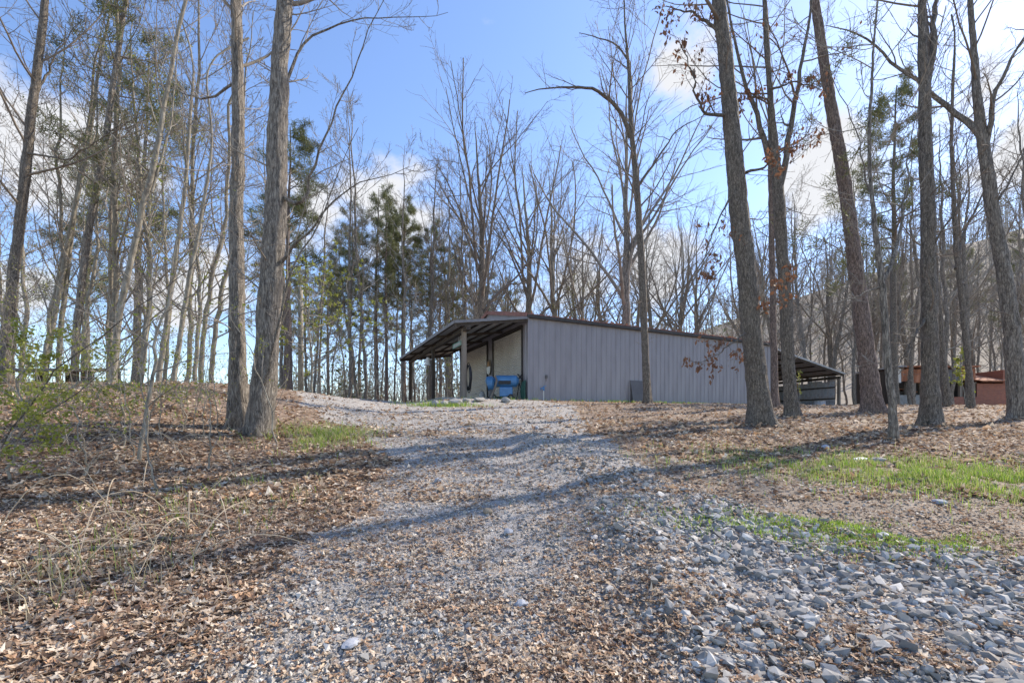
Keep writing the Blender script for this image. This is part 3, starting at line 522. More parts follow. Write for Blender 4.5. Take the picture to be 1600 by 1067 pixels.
many(18, 'pine', 'pine_tree', 'pine in the green stand beyond the drive, left of the building', 'pines beyond the drive', 425, 800, 42, 75, 16, 21, 'bark_red', 'twig_dark')
many(26, 'thin', 'bare_tree', 'thin bare tree in the woods beyond the drive', 'bare trees beyond the drive', 425, 760, 30, 60, 15, 23, 'bark_grey', 'twig')
many(15, 'vase', 'upswept_tree', 'upswept bare tree in the row behind the grey building', 'bare trees behind the building', 690, 1230, 36, 58, 18, 26, 'bark_pale', 'twig')
many(24, 'thin', 'bare_tree', 'thin bare tree behind the roof of the grey building', 'thin trees behind the building', 690, 1230, 38, 70, 15, 25, 'bark_pale', 'twig')
many(6, 'bud', 'budding_tree', 'thin tree with yellow-green buds behind the grey building', 'budding trees behind the building', 780, 950, 36, 55, 11, 15, 'bark_pale', 'twig')
many(15, 'bare', 'bare_tree', 'bare grey tree in the wood on the right', 'bare trees in the right wood', 1225, 1680, 24, 55, 14, 20, 'bark_grey', 'twig')
many(26, 'thin', 'bare_tree', 'thin bare sapling-like tree in the wood on the right', 'thin trees in the right wood', 1225, 1680, 22, 55, 12, 20, 'bark_grey', 'twig')
many(7, 'vase', 'upswept_tree', 'forking bare tree in the wood on the right', 'forking trees in the right wood', 1230, 1660, 28, 50, 14, 19, 'bark_dark', 'twig')
many(4, 'pine', 'pine_tree', 'pine crown in the wood on the right', 'pines in the right wood', 1300, 1660, 45, 70, 17, 20, 'bark_red', 'twig_dark')
# leaves banked against the feet of the large trees
rr = np.random.default_rng(12); FX, FY = [], []
for o_ in [o for o in bpy.data.objects if o.parent is None and o.type == 'EMPTY' and o.location.y < 22 and any(c.name.startswith('trunk') for c in o.children)]:
    k = 130; a = rr.random(k)*6.283; d = .12+.55*rr.random(k)**1.3; FX.append(o_.location.x+d*np.cos(a)); FY.append(o_.location.y+d*np.sin(a))
FX, FY = np.concatenate(FX), np.concatenate(FY)
tag(obj('leaf_litter', leaves(FX, FY, .085, rr, .09, PAL, LT_F, LF_F), M['leaf']), 'brown fallen leaves banked against the feet of the large trees', 'leaf litter', kind='stuff')
# far wood on the hill: one mass
M['hilltwig'] = mat('hill_twigs', [(.30, .26, .21), (.48, .43, .365)], .3, bump=0)  # paler than twig: haze lift over the shaded hill put into the colour
def woods(n, y0, y1, u0, u1, h0, h1, gf, label, glabel, seed, n1=10):
    rr = np.random.default_rng(seed); Y = y0+(y1-y0)*rr.random(n)**.8; X = Y*(u0+(u1-u0)*rr.random(n)); Z = G(X, Y); H = h0+(h1-h0)*rr.random(n)
    base = np.stack([X, Y, Z-.5], 1); K = 4; t = np.linspace(0, 1, K); dr = rr.normal(0, .5, (n, 2))
    P = base[:, None]+np.stack([dr[:, :1]*t*1.5, dr[:, 1:]*t*1.5, H[:, None]*t], 2); Rd = (.13*H/14)[:, None]*np.linspace(1, .2, K)[None]
    a = Acc(); a.add(*tubes(P, Rd, 3)); A, B = grow(rr, P, Rd, n1, .12, 1, (38, 10), .3, 4, .08, .1, .4, .028); a.add(*tubes(A, B, 3))
    A2, B2 = grow(rr, A, B, 2, .3, 1, (38, 10), .45, 3, .05, .1, .6, .018); a.add(*tubes(A2, B2, 3))
    tag(obj('woodland', a.mesh('woodland'), M['hilltwig']), label, 'woodland', kind='stuff')
    g = rr.random(n) < gf; c = np.repeat(base[g]+np.c_[np.zeros(g.sum()), np.zeros(g.sum()), H[g]*.8], 60, 0)+rr.normal(0, 1, (g.sum()*60, 3))*(1.5, 1.5, 2.2)
    v, q = scat_leaf(c, rr, len(c)*2, .38, .35); tag(obj('woodland_greenery', mesh_np('woodland_greenery', v, q), M['needle']), glabel, 'woodland', kind='stuff')
woods(560, 62, 200, .12, 1.35, 11, 17, .16, 'grey leafless woodland covering the hill behind on the right', 'scattered green pine tops on the wooded hill', 5)
woods(340, 62, 110, -.62, .1, 4, 13, .12, 'grey brown brush and far trees beyond the drive and canopy', 'green tops in the far brush beyond the drive', 6, 8)
woods(320, 38, 66, -.62, -.06, 1.8, 6, .05, 'low grey brown thicket under the pines beyond the drive', 'green sprigs in the thicket beyond the drive', 8, 7)

# ------------------------------------------------------------------ the metal building
bld = empty('metal_building', (B0[0], B0[1], BZ), math.atan2(BU[1], BU[0])); tag(bld, 'long grey metal-sided building with open canopy and roller doors', 'building')
# local frame: x along the long wall, y along the gable wall, z up; canopy reaches to -x
EH, RH = 3.98, 5.15
def prof_panel(L, z0, z1, rib=.305, d=.028):             # ribbed sheet in the xz plane, ribs proud towards -y
    xs_ = []; x = 0
    while x < L-.01:
        xs_ += [(x, 0), (x+rib-.075, 0), (x+rib-.055, -d), (x+rib-.02, -d), (x+rib-.0001, 0)]; x += rib
    xs_ = [(min(a, L), b) for a, b in xs_]; m = MB(); vs = []; n = len(xs_)
    for a, b in xs_: vs += [(a, b, z0), (a, b, z1), (a, b+.03, z0), (a, b+.03, z1)]
    fs = []
    for i in range(n-1):
        j = 4*i; fs += [(j, j+4, j+5, j+1), (j+2, j+3, j+7, j+6), (j+1, j+5, j+7, j+3), (j, j+2, j+6, j+4)]
    fs += [(0, 1, 3, 2), (4*n-4, 4*n-2, 4*n-1, 4*n-3)]
    return m.add(vs, fs)
PW = .915; NP = 19; PL = BL/NP
pm = prof_panel(PL-.004, 0, EH, rib=PL/3).build('wall_panel', M['siding'], bld); pm.location = (.002, 0, 0)
for i in range(1, NP):
    o = obj('wall_panel', pm.data, None, bld); o.location = (i*PL+.002, 0, 0)
for i in range(NP):                                    # far long wall
    o = obj('wall_panel', pm.data, None, bld); o.location = (i*PL+PL, BWd, 0); o.rotation_euler[2] = math.pi
for x in (.0, BL):                                      # gable triangles and solid parts of the end walls
    m = MB(); m.hexa([(x-.03, .05, 3.62), (x+.03, .05, 3.62), (x+.03, BWd-.05, 3.62), (x-.03, BWd-.05, 3.62), (x-.03, .05, EH-.02), (x+.03, .05, EH-.02), (x+.03, BWd-.05, EH-.02), (x-.03, BWd-.05, EH-.02)])
    m.add([(x-.03, .05, EH-.02), (x-.03, BWd-.05, EH-.02), (x-.03, BWd/2, RH-.03), (x+.03, .05, EH-.02), (x+.03, BWd-.05, EH-.02), (x+.03, BWd/2, RH-.03)], [(0, 1, 2), (3, 5, 4), (0, 2, 5, 3), (1, 4, 5, 2)])
    m.build('gable', M['siding'], bld)
for a, b in ((.03, .58), (4.32, 5.0), (8.85, BWd-.03)):
    o = prof_panel(b-a, 0, 3.62).build('wall_panel', M['siding'], bld); o.rotation_euler[2] = -math.pi/2; o.location = (0, b, 0)
o = prof_panel(BWd-.06, 0, 3.62).build('end_wall', M['siding'], bld); o.rotation_euler[2] = math.pi/2; o.location = (BL, .03, 0)
for a, b in ((.66, 4.2), (5.12, 8.75)):                 # roller doors, corrugated curtain
    m = MB(); n = int(3.5/.055); vs = []; fs = []
    for i in range(n+1):
        xx = -.0+(.02 if i % 2 else -.02); z = .02+i*.055
        vs += [(xx, a, z), (xx, b, z)]
    fs = [(2*i, 2*i+1, 2*i+3, 2*i+2) for i in range(n)]; m.add(vs, fs); d = m.build('roller_door', M['door'], bld, smooth=False)
    MB().box((-.04, a, .0), (.0, b, .06)).build('bottom_bar', M['trim'], d); MB().box((-.03, (a+b)/2-.1, .75), (-.02, (a+b)/2+.1, .79)).build('handle', M['trim'], d)
    for y in (a-.04, b+.04): MB().box((-.07, y-.04, 0), (.03, y+.04, 3.6)).build('door_jamb', M['trim'], bld)
    MB().box((-.09, a-.1, 3.5), (.03, b+.1, 3.64)).build('door_header', M['trim'], bld)
MB().box((-.055, -.05, 0), (.06, .0, EH)).build('corner_trim', M['siding'], bld)
MB().box((-.05, BWd, 0), (.06, BWd+.06, EH)).build('corner_trim', M['siding'], bld)
def roof_sheet(x0, x1, y0, z0, y1, z1, rib=.3, d=.03, th=.02):   # ribs run from eave to ridge
    m = MB(); vs = []; fs = []; x = x0; pr = []
    while x < x1-.01: pr += [(x, 0), (x+rib-.07, 0), (x+rib-.05, d), (x+rib-.02, d)]; x += rib
    pr = [(min(a, x1), b) for a, b in pr]+[(x1, 0)]
    for a, b in pr: vs += [(a, y0, z0+b), (a, y1, z1+b), (a, y0, z0+b-th), (a, y1, z1+b-th)]
    for i in range(len(pr)-1):
        j = 4*i; fs += [(j, j+4, j+5, j+1), (j+2, j+3, j+7, j+6), (j, j+2, j+6, j+4), (j+1, j+5, j+7, j+3)]
    return m.add(vs, fs)
sl = (RH-EH)/(BWd/2)
roof_sheet(-.12, BL+.12, -.14, EH-.14*sl+.06, BWd/2, RH+.06).build('roof', M['roof_red'], bld)
roof_sheet(-.12, BL+.12, BWd+.14, EH-.14*sl+.06, BWd/2, RH+.06).build('roof', M['roof_red'], bld)
MB().tube([(-.14, BWd/2, RH+.08), (BL+.14, BWd/2, RH+.08)], .06, 6).build('ridge_cap', M['roof_red'], bld)
MB().box((-.13, -.17, EH-.14), (BL+.13, -.055, EH+.0)).build('eave_trim', M['trim'], bld)
for s in (-1, 1):
    MB().bar((-.135, BWd/2+s*(BWd/2+.1), EH+.0), (-.135, BWd/2, RH+.05), .03, .2).build('rake_trim', M['roof_red'], bld)
# leaf debris lying on the eave
rr = np.random.default_rng(9); n = 260; c = np.c_[rr.random(n)*BL, -.12+rr.random(n)*.3, np.full(n, EH+.085)]; c[:, 2] += (c[:, 1]+.14)*sl-.03
v, q = scat_leaf(c, rr, n, .12, .01); tag(obj('roof_leaves', mesh_np('roof_leaves', v, q), M['deadleaf'], bld), kind='stuff')
MB().box((-4.3, -.35, -.35), (-.06, BWd+2, -.004)).build('apron', M['concrete'], bld)
MB().box((-.02, .06, -.3), (BL-.06, BWd-.06, -.001)).build('floor_slab', M['concrete'], bld)
# front canopy: reaches to x=-3.65 at z 3.3
CW0, CW1, CXE, CZ0, CZ1 = -.1, 11.75, -3.66, 3.93, 3.34
cz = lambda x: CZ0+(CZ1-CZ0)*(x/CXE)
def lean_roof(x0, x1, y0, y1, zf, nr, npur, name, mt, fas):
    w = (y1-y0)/6; 
    for k in range(6):                                    # sheets side by side
        m = MB(); a, b = y0+k*w+.003, y0+(k+1)*w-.003
        pr = []; y = a
        while y < b-.01: pr += [(y, 0), (y+.21, 0), (y+.23, .025), (y+.26, .025)]; y += .3
        pr = [(min(p, b), h) for p, h in pr]+[(b, 0)]; vs = []; fs = []
        for p, h in pr: vs += [(x0, p, zf(x0)+h), (x1, p, zf(x1)+h), (x0, p, zf(x0)+h-.012), (x1, p, zf(x1)+h-.012)]
        for i in range(len(pr)-1):
            j = 4*i; fs += [(j, j+4, j+5, j+1), (j+2, j+3, j+7, j+6), (j, j+2, j+6, j+4), (j+1, j+5, j+7, j+3)]
        m.add(vs, fs).build(name, mt, bld)
    for k in range(nr):
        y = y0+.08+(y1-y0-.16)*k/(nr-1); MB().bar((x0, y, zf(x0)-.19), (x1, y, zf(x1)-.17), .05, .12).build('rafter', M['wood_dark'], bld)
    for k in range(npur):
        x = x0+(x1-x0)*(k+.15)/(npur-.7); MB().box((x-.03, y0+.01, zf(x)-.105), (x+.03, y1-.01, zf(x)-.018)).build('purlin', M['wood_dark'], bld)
    for y in (y0-.02, y1+.02): MB().bar((x0, y, zf(x0)-.08), (x1, y, zf(x1)-.045), .025, .12).build('rake_trim', fas, bld)
    MB().box((x1-.02 if x1 < x0 else x1, y0, zf(x1)-.11), (x1 if x1 < x0 else x1+.02, y1, zf(x1)+.03)).build('eave_trim', fas, bld)
lean_roof(-.06, CXE, CW0, CW1, cz, 5, 6, 'canopy_sheet', M['zinc'], M['fascia'])
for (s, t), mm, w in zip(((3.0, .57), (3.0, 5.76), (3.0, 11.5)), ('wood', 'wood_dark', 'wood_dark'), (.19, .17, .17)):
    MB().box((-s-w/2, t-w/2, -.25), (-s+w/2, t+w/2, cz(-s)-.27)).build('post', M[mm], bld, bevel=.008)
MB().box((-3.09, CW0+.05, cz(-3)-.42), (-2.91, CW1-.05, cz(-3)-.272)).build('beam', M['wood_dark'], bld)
# rear lean-to at the far end
rz_ = lambda x: 3.82-(x-BL)*.168
lean_roof(BL+.06, BL+7.75, -.05, BWd, rz_, 5, 7, 'lean_to_sheet', M['zinc_old'], M['zinc'])
for y in (.15, 4.9, 9.6): MB().box((BL+7.3, y-.08, -.25), (BL+7.46, y+.08, rz_(BL+7.4)-.27)).build('post', M['wood'], bld)
MB().box((BL+7.3, .05, rz_(BL+7.4)-.45), (BL+7.46, BWd-.05, rz_(BL+7.4)-.272)).build('beam', M['wood_dark'], bld)
for i in range(11):
    o = prof_panel(.86, .12 if i % 3 else .3, 1.95+.12*(i % 2), rib=.1, d=.02).build('side_sheet', M['rust' if i in (3, 8) else 'zinc_old'], bld); o.rotation_euler[2] = -math.pi/2; o.location = (BL+7.28, .35+.87*(i+1), 0)
for i in range(9):
    o = prof_panel(.84, 0, 2.9-.13*i, rib=.1, d=.02).build('back_sheet', M['rust' if i == 4 else 'dgrey'], bld); o.location = (BL+.1+.85*i, BWd-.1, 0)  # dark grey puts the dimness inside the lean-to into the sheet colour
for z in (.75, 1.55): MB().bar((BL+7.22, .3, z), (BL+7.22, 9.6, z), .06, .09).build('girt', M['wood_dark'], bld)
def BP(x, y, z=0):
    p = B0+BU*x+BV*y; return Vector((p[0], p[1], BZ+z))
BR = math.atan2(BU[1], BU[0])
def at_b(name, x, y, z, label, cat, rz=0, group=None):
    e = empty(name, BP(x, y, z), BR+rz); return tag(e, label, cat, group)

# ------------------------------------------------------------------ things at the building
# blue machine (towable pump with drum) in front of the nearer door; long axis along local y reversed towards image right
e = at_b('pump_machine', -1.0, .95, -.02, 'blue wheeled machine with tank and drum in front of the nearer roller door', 'machine', -BR); e.scale = (1.12, 1.12, 1.18)
mt = MB().tube([(-.3, 0, .78), (-.22, 0, .80), (.66, 0, .80), (.76, 0, .79)], [.12, .24, .24, .12], 18).build('tank', M['blue'], e, smooth=False)
MB().box((-.1, -.262, .66), (.42, -.235, .80)).build('decal', M['black'], mt)
MB().box((-.06, -.26, .16), (.5, .26, .55)).build('engine_box', M['blue'], e, bevel=.03)
MB().tube([(-.62, -.0, .68), (-.58, 0, .70), (-.36, 0, .72), (-.28, 0, .72)], [.14, .29, .29, .2], 18).build('drum', M['blue'], e)
MB().tube([(-.3, 0, .74), (-.14, 0, .78)], [.12, .15], 12).build('coupling', M['dgrey'], e); MB().box((-.5, -.16, .08), (-.3, .16, .45)).build('drum_stand', M['dgrey'], e, bevel=.02)
MB().bar((-.6, 0, .14), (.6, 0, .14), .1, .07).build('chassis', M['black'], e)
for x, y in ((-.3, -.3), (-.3, .3), (.42, -.33), (.42, .33)):
    w = MB().tube([(x, y-.045, .13), (x, y+.045, .13)], .13, 16).build('wheel', M['black'], e); MB().tube([(x, y-.05, .13), (x, y+.05, .13)], .06, 10).build('hub', M['dgrey'], w)
for dx, dy in ((.25, -.18), (.25, .2), (-.12, .0)): MB().tube([(.78, 0, .72), (.78+dx, dy, .0)], .022, 6).build('tripod_leg', M['black'], e)
MB().tube([(.62, 0, .84), (.78, 0, .92), (.9, .05, 1.1)], .03, 6).build('lever', M['black'], e); MB().tube([(.9, -.1, .86), (.72, .1, 1.1)], .026, 6).build('lever', M['black'], e)
MB().box((.55, -.12, .82), (.74, .12, .95)).build('gearbox', M['black'], e, bevel=.02)
MB().tube([(-.25, -.3, .98), (-.17, -.33, .8), (-.28, -.36, .4), (-.42, -.38, .1)], .045, 8).build('hose', M['wood'], e)
e = at_b('gas_can', -1.6, 1.9, -.02, 'small grey metal can standing left of the blue machine', 'can')
MB().tube([(0, 0, 0), (0, 0, .36), (0, 0, .44), (0, 0, .5)], [.15, .15, .1, .05], 14).build('body', M['zinc'], e); MB().tube([(-.07, 0, .48), (0, 0, .58), (.07, 0, .48)], .012, 6).build('handle', M['black'], e)
# rolled tarp at the door jamb
m = MB()
for k in range(5): m.tube([(-.13, .12+.075*k, 0), (-.15-.01*k, .12+.075*k, .45), (-.12, .12+.07*k, .95-.02*k)], [.05, .045, .035], 8)
o = m.build('rolled_tarp', M['green']); o.location = BP(0, 0, -.01); o.rotation_euler[2] = BR; tag(o, 'dark green rolled tarp leaning beside the nearer roller door', 'tarp')
# oval plaque on pillar between the doors
e = at_b('oval_plaque', -.07, 4.7, 2.1, 'oval white and brown plaque hanging on the pillar between the doors', 'plaque')
def oval(z0, z1, rx, rz, x, n=24):
    ps = [(rx*math.cos(2*math.pi*k/n), rz*math.sin(2*math.pi*k/n)) for k in range(n)]; ps = [(a, min(max(b, z0), z1)) for a, b in ps]
    return MB().add([(x-.03, a, b) for a, b in ps]+[(x, a, b) for a, b in ps], [tuple(range(n)), tuple(reversed(range(n, 2*n)))]+[(k, (k+1) % n, n+(k+1) % n, n+k) for k in range(n)])
oval(-.45, .45, .27, .45, 0).build('board', M['wood'], e); oval(-.42, .02, .25, .42, -.034).build('white_face', M['white'], e); oval(.05, .40, .17, .33, -.034).build('brown_face', M['tan'], e)
# hose coil on the near post
e = at_b('hose_coil', -2.86, .64, 1.0, 'coil of black hose hung on the near canopy post', 'hose'); r2 = np.random.default_rng(3)
for k in range(6):
    rx, rz2 = .30+.02*r2.normal(), .58+.03*r2.normal(); MB().tube([(.06+.03*math.sin(a*1.0+k)+.012*k, rx*math.cos(a), -.02+rz2*math.sin(a)) for a in np.linspace(0, 2*math.pi, 22)], .021, 6).build('loop', M['black'], e)
MB().bar((-.06, 0, .5), (.16, 0, .5), .03, .03).build('hook', M['trim'], e)
e = at_b('hanging_sign', -2.9, 1.35, cz(-2.9)-.9, 'faded green sign board hung under the canopy beside the near post', 'sign'); MB().box((-.02, -.1, 0), (.02, 1.15, .22)).build('board', M['signgreen'], e)
MB().box((-.024, .0, .05), (-.0205, 1.0, .16)).build('faded_lettering', M['zinc'], e)
for y in (.1, 1.0): MB().tube([(0, y, .22), (0, y, .63)], .008, 5).build('hanger', M['black'], e)
e = at_b('flood_light', -3.2, 5.76, 2.35, 'white lamp fixed to the middle canopy post', 'lamp')
MB().tube([(.12, 0, .15), (-.12, 0, .12)], .03, 8).build('arm', M['white'], e); MB().tube([(-.1, 0, .22), (-.12, 0, 0), (-.13, 0, -.2)], [.08, .12, .17], 12).build('shade', M['white'], e)
e = at_b('box_light', -2.4, 2.6, cz(-2.4)-.5, 'pale box lamp under the canopy roof above the green sign', 'lamp'); MB().box((-.14, -.25, 0), (.14, .25, .2)).build('housing', M['white'], e, bevel=.02); MB().bar((0, 0, .2), (0, 0, .42), .04, .04).build('bracket', M['trim'], e)
# tap, meter, panel on the long wall
e = at_b('standpipe_tap', .72, -.16, -.05, 'blue-headed water tap on a pale pipe by the near wall corner', 'tap'); MB().tube([(0, 0, 0), (0, 0, .52)], .022, 8).build('pipe', M['white'], e)
MB().tube([(0, 0, .5), (0, 0, .68)], .045, 8).build('head', M['blue'], e); MB().tube([(-.02, -.02, .62), (-.18, -.08, .6), (-.2, -.09, .52)], .03, 8).build('spout', M['blue'], e); MB().bar((-.02, 0, .7), (.13, 0, .74), .05, .03).build('handle', M['blue'], e)
e = at_b('outlet_box', .92, -.05, 1.05, 'small grey outlet box on the long wall above the tap', 'outlet'); MB().box((-.05, -.06, 0), (.05, .02, .16)).build('box', M['dgrey'], e, bevel=.01); MB().tube([(0, 0, 0), (0, 0, -.14)], .012, 6).build('conduit', M['dgrey'], e)
o = MB().hexa([(5.95, -.34, 0), (6.98, -.34, 0), (6.98, -.31, 0), (5.95, -.31, 0), (5.95, -.08, 1.2), (6.98, -.08, 1.2), (6.98, -.05, 1.2), (5.95, -.05, 1.2)]).build('grey_sheet', M['dgrey']); o.location = BP(0, 0, -.02); o.rotation_euler[2] = BR; tag(o, 'dark grey sheet leaning against the long wall behind the slim tree', 'panel')
# machine and boxes in the rear lean-to
e = at_b('utility_trailer', BL+3.3, 3.2, 0, 'teal cart with white stripe parked in the rear lean-to', 'cart'); MB().box((-.8, -.5, .25), (.8, .8, .85)).build('body', M['teal'], e, bevel=.03); MB().box((-.6, -.515, .36), (.6, -.5, .44)).build('stripe', M['white'], e)
for x in (-.55, .55):
    for y in (-.4, .7): MB().tube([(x, y-.08, .22), (x, y+.08, .22)], .22, 14).build('wheel', M['black'], e)
e = at_b('metal_drum', BL+6.1, .75, 0, 'dented grey metal bin at the front corner of the rear lean-to', 'bin'); MB().tube([(0, 0, 0), (0, 0, .3), (0, 0, .55)], [.42, .44, .4], 16).build('body', M['zinc_old'], e); MB().tube([(0, 0, .55), (0, 0, .58)], .43, 16).build('lid', M['zinc_old'], e)

# ------------------------------------------------------------------ broken concrete and rocks
def rock(name, label, cat, px, Y, sx, sy, sz, mm, seed, sink=.25, X=None):
    bm = bmesh.new(); bmesh.ops.create_icosphere(bm, subdivisions=2, radius=.5); r_ = np.random.default_rng(seed); ph = r_.normal(size=(5, 3))*2.2
    for v in bm.verts:
        c = np.array(v.co); f = 1+.13*sum(math.sin(float(p @ c)*2+i) for i, p in enumerate(ph))/1.6+.06*r_.normal(); v.co = Vector((c[0]*f*sx, c[1]*f*sy, c[2]*f*sz))
    me = bpy.data.meshes.new(name); bm.to_mesh(me); bm.free(); X = (px-CX)/FPX*Y if X is None else X
    o = obj(name, me, M[mm], None, (X, Y, float(G(X, Y))+sz*(.5-sink))); o.rotation_euler[2] = r_.random()*6; return tag(o, label, cat)
M['rock_grey'] = mat('rock_grey', [(.26, .27, .30), (.46, .47, .50)], 12, bump=.4, dist=.01)
M['rock_brown'] = mat('rock_brown', [(.20, .15, .10), (.34, .27, .19)], 12, bump=.4, dist=.01)
for a in [('concrete_chunk', 'leftmost flat chunk of broken concrete before the canopy', 'rubble', 679, 17.6, .42, .3, .3, 'concrete', 1), ('concrete_chunk', 'round pale concrete lump in the weeds before the canopy', 'rubble', 695, 17.6, .38, .36, .3, 'concrete', 2),
          ('concrete_chunk', 'long pale concrete slab piece beside the round lump', 'rubble', 711, 18, .66, .35, .3, 'concrete', 3), ('concrete_chunk', 'pale block at the foot of the near canopy post', 'rubble', 727, 18.6, .30, .26, .22, 'concrete', 4),
          ('concrete_chunk', 'low broken slab lying left of the blue machine', 'rubble', 750, 19, .8, .4, .2, 'concrete', 5), ('concrete_chunk', 'tilted concrete piece right of the blue machine wheel', 'rubble', 790, 19.2, .4, .3, .3, 'concrete', 6),
          ('rock', 'brown rounded rock in the middle of the drive', 'rock', 762, 4.65, .11, .09, .08, 'rock_brown', 7), ('rock', 'pale flat rock at the left end of the grass strip', 'rock', 1290, 7.9, .2, .12, .1, 'rock_grey', 8),
          ('rock', 'white slab lying in the grass strip', 'rock', 1345, 7.05, .26, .14, .08, 'white', 9), ('rock', 'grey slab beside the white one in the grass strip', 'rock', 1371, 7.0, .22, .14, .08, 'concrete', 10),
          ('rock', 'grey stone on the bare track below the grass strip', 'rock', 1466, 4.9, .15, .1, .06, 'rock_grey', 11), ('rock', 'pale rock at the top of the drive before the wall', 'rock', 838, 10.5, .16, .12, .1, 'rock_grey', 12),
          ('rock', 'light rock on the left half of the drive', 'rock', 684, 5.7, .10, .07, .07, 'rock_grey', 13), ('rock', 'grey rock just below the brown rock', 'rock', 794, 4.15, .09, .08, .07, 'rock_grey', 14),
          ('rock', 'grey rock low in the centre of the drive', 'rock', 815, 2.95, .10, .08, .06, 'rock_grey', 15), ('rock', 'pale flat rock at the bottom left of the drive', 'rock', 548, 2.55, .12, .08, .05, 'rock_grey', 16)]: rock(*a)

# ------------------------------------------------------------------ utility pole, far deck, ruined shed
X0, Y0 = (470-CX)/FPX*24, 24.; e = empty('utility_pole', (X0, Y0, float(G(X0, Y0))-.1)); tag(e, 'pale bare utility pole by the light green tree beyond the drive', 'pole')
MB().tube([(0, 0, 0), (0, 0, 3), (0, 0, 6.3)], [.15, .135, .12], 14).build('shaft', M['bark_pale'], e, smooth=True); MB().tube([(0, 0, 5.2), (.3, -.1, 5.35)], .025, 6).build('lamp_arm', M['zinc'], e); MB().tube([(.3, -.1, 5.38), (.3, -.1, 5.2)], [.06, .13], 10).build('lamp', M['zinc'], e)
X0, Y0 = -15.3, 15.2; e = empty('wooden_shelter', (X0, Y0, float(G(X0, Y0)))); tag(e, 'low weathered wooden shelter roof at the far left crest', 'shelter'); hz = EYE+(HY-584)/FPX*Y0-float(G(X0, Y0))
for k in range(5): MB().bar((-2.2, -.6+.28*k, hz+.02+.05*k), (1.9, -.6+.28*k, hz+.02+.05*k), .265, .035).build('plank', M['wood'], e)
for x in (-2, 0, 1.7):
    for y in (-.5, .5): MB().box((x-.06, y-.06, -1.2), (x+.06, y+.06, hz+(.0 if y < 0 else .15))).build('post', M['wood_dark'], e)
o = MB().bar((0, 0, .12), (1.15, .1, .14), .2, .26).build('plank', M['tan']); o.location = ((572-CX)/FPX*25, 25, float(G((572-CX)/FPX*25, 25))-.02); tag(o, 'short orange-brown timber lying at the top of the drive', 'timber')
# ruin: front wall faces the camera at Y=36
RY = 36.; rx = lambda px: (px-CX)/FPX*RY; rz = lambda py: EYE+(HY-py)/FPX*RY
g0 = rz(633); e = empty('ruined_shed', (rx(1490), RY, g0)); tag(e, 'half-collapsed brick and rusty sheet shed among the trees on the right', 'shed')
def rb(name, x0, x1, y0, y1, d0, d1, mm, par=e, bevel=0): return MB().box((rx(x0)-rx(1490), d0, rz(y1)-g0), (rx(x1)-rx(1490), d1, rz(y0)-g0)).build(name, M[mm], par, bevel)
rb('brick_wall', 1524, 1578, 599, 640, 0, .3, 'brick'); rb('base_wall', 1398, 1482, 617, 642, .0, .3, 'concrete'); rb('base_wall', 1483, 1523, 620, 642, .02, .3, 'brick')
rb('back_wall', 1398, 1578, 575, 642, 4.0, 4.2, 'dgrey'); rb('side_wall', 1397, 1400, 577, 640, .32, 3.9, 'wood_dark'); rb('side_wall', 1574, 1578, 577, 640, .32, 3.9, 'brick')
for i, (a, b, mm) in enumerate(((1398, 1407, 'white'), (1407.5, 1415, 'rust'), (1415.5, 1426, 'rust'), (1426.5, 1437, 'rust'), (1437.5, 1460, 'rust'), (1460.5, 1470, 'wood'), (1470.5, 1480, 'rust'), (1480.5, 1500, 'dgrey'), (1500.5, 1523, 'rust'))): rb('fascia_sheet', a, b, 576+i % 2, 598-i % 3*2, -.06-.01*(i % 2), -.03, mm)
for a in (1399, 1427, 1466, 1500, 1522): rb('post', a, a+4, 597, 620, .0, .18, 'wood')
for k in range(9): rb('roof_sheet', 1396+14.3*k, 1396+14.3*k+14, 572+.3*(k % 2), 574.2+.3*(k % 2), -.4, 4.3, 'rust' if k % 3 else 'zinc_old')
for k in range(4): MB().hexa([(rx(1526+13*k)-rx(1490), -.35, rz(597)-g0), (rx(1538.6+13*k)-rx(1490), -.35, rz(597)-g0), (rx(1538.6+13*k)-rx(1490), 3.9, rz(575)-g0), (rx(1526+13*k)-rx(1490), 3.9, rz(575)-g0)]+[(rx(1526+13*k)-rx(1490), -.35, rz(595)-g0), (rx(1538.6+13*k)-rx(1490), -.35, rz(595)-g0), (rx(1538.6+13*k)-rx(1490), 3.9, rz(573)-g0), (rx(1526+13*k)-rx(1490), 3.9, rz(573)-g0)]).build('sagging_sheet', M['rust'], e)
MB().bar((rx(1404)-rx(1490), 1.5, rz(602)-g0), (rx(1440)-rx(1490), .6, rz(612)-g0), 1.2, .05).build('fallen_sheet', M['rust'], e)

# ------------------------------------------------------------------ saplings, shrubs, canes on the left bank, fallen sticks
def sapling(name, label, pts, Y, w, seed, leaf=120, size=.045, n1=10, grp=None, bark='bark_pale', ang=(45, 14), ln=.4, cat='sapling'):
    r = np.random.default_rng(seed); P = [pt(x, y, Y+dy) for x, y, dy in pts]; b = P[0].copy(); b[2] = float(G(b[0], b[1]))-.04; P[0] = b
    e = empty(name, b); tag(e, label, cat, grp); P, Rd = resample([p-b for p in P], np.linspace(w, w*.25, len(P)), 20, r, .10); v, q = tubes(P[None], Rd[None], 7); obj('stem', mesh_np('stem', v, q, smooth=True), M[bark], e)
    a = Acc(); A, B = grow(r, P[None], Rd[None], n1, .2, 1, ang, ln, 7, .03, .1, .55, .003); a.add(*tubes(A, B, 4)); A2, B2 = grow(r, A, B, 4, .25, 1, (42, 14), .45, 4, .02, .12, .6, .002); a.add(*tubes(A2, B2, 3)); obj('crown', a.mesh('crown'), M['twig'], e)
    if leaf: v, q = scat_leaf(np.concatenate([A2[:, -2:].reshape(-1, 3), A[:, 3:].reshape(-1, 3)]), r, leaf, size, .02); obj('young_leaves', mesh_np('young_leaves', v, q), M['newleaf'], e)
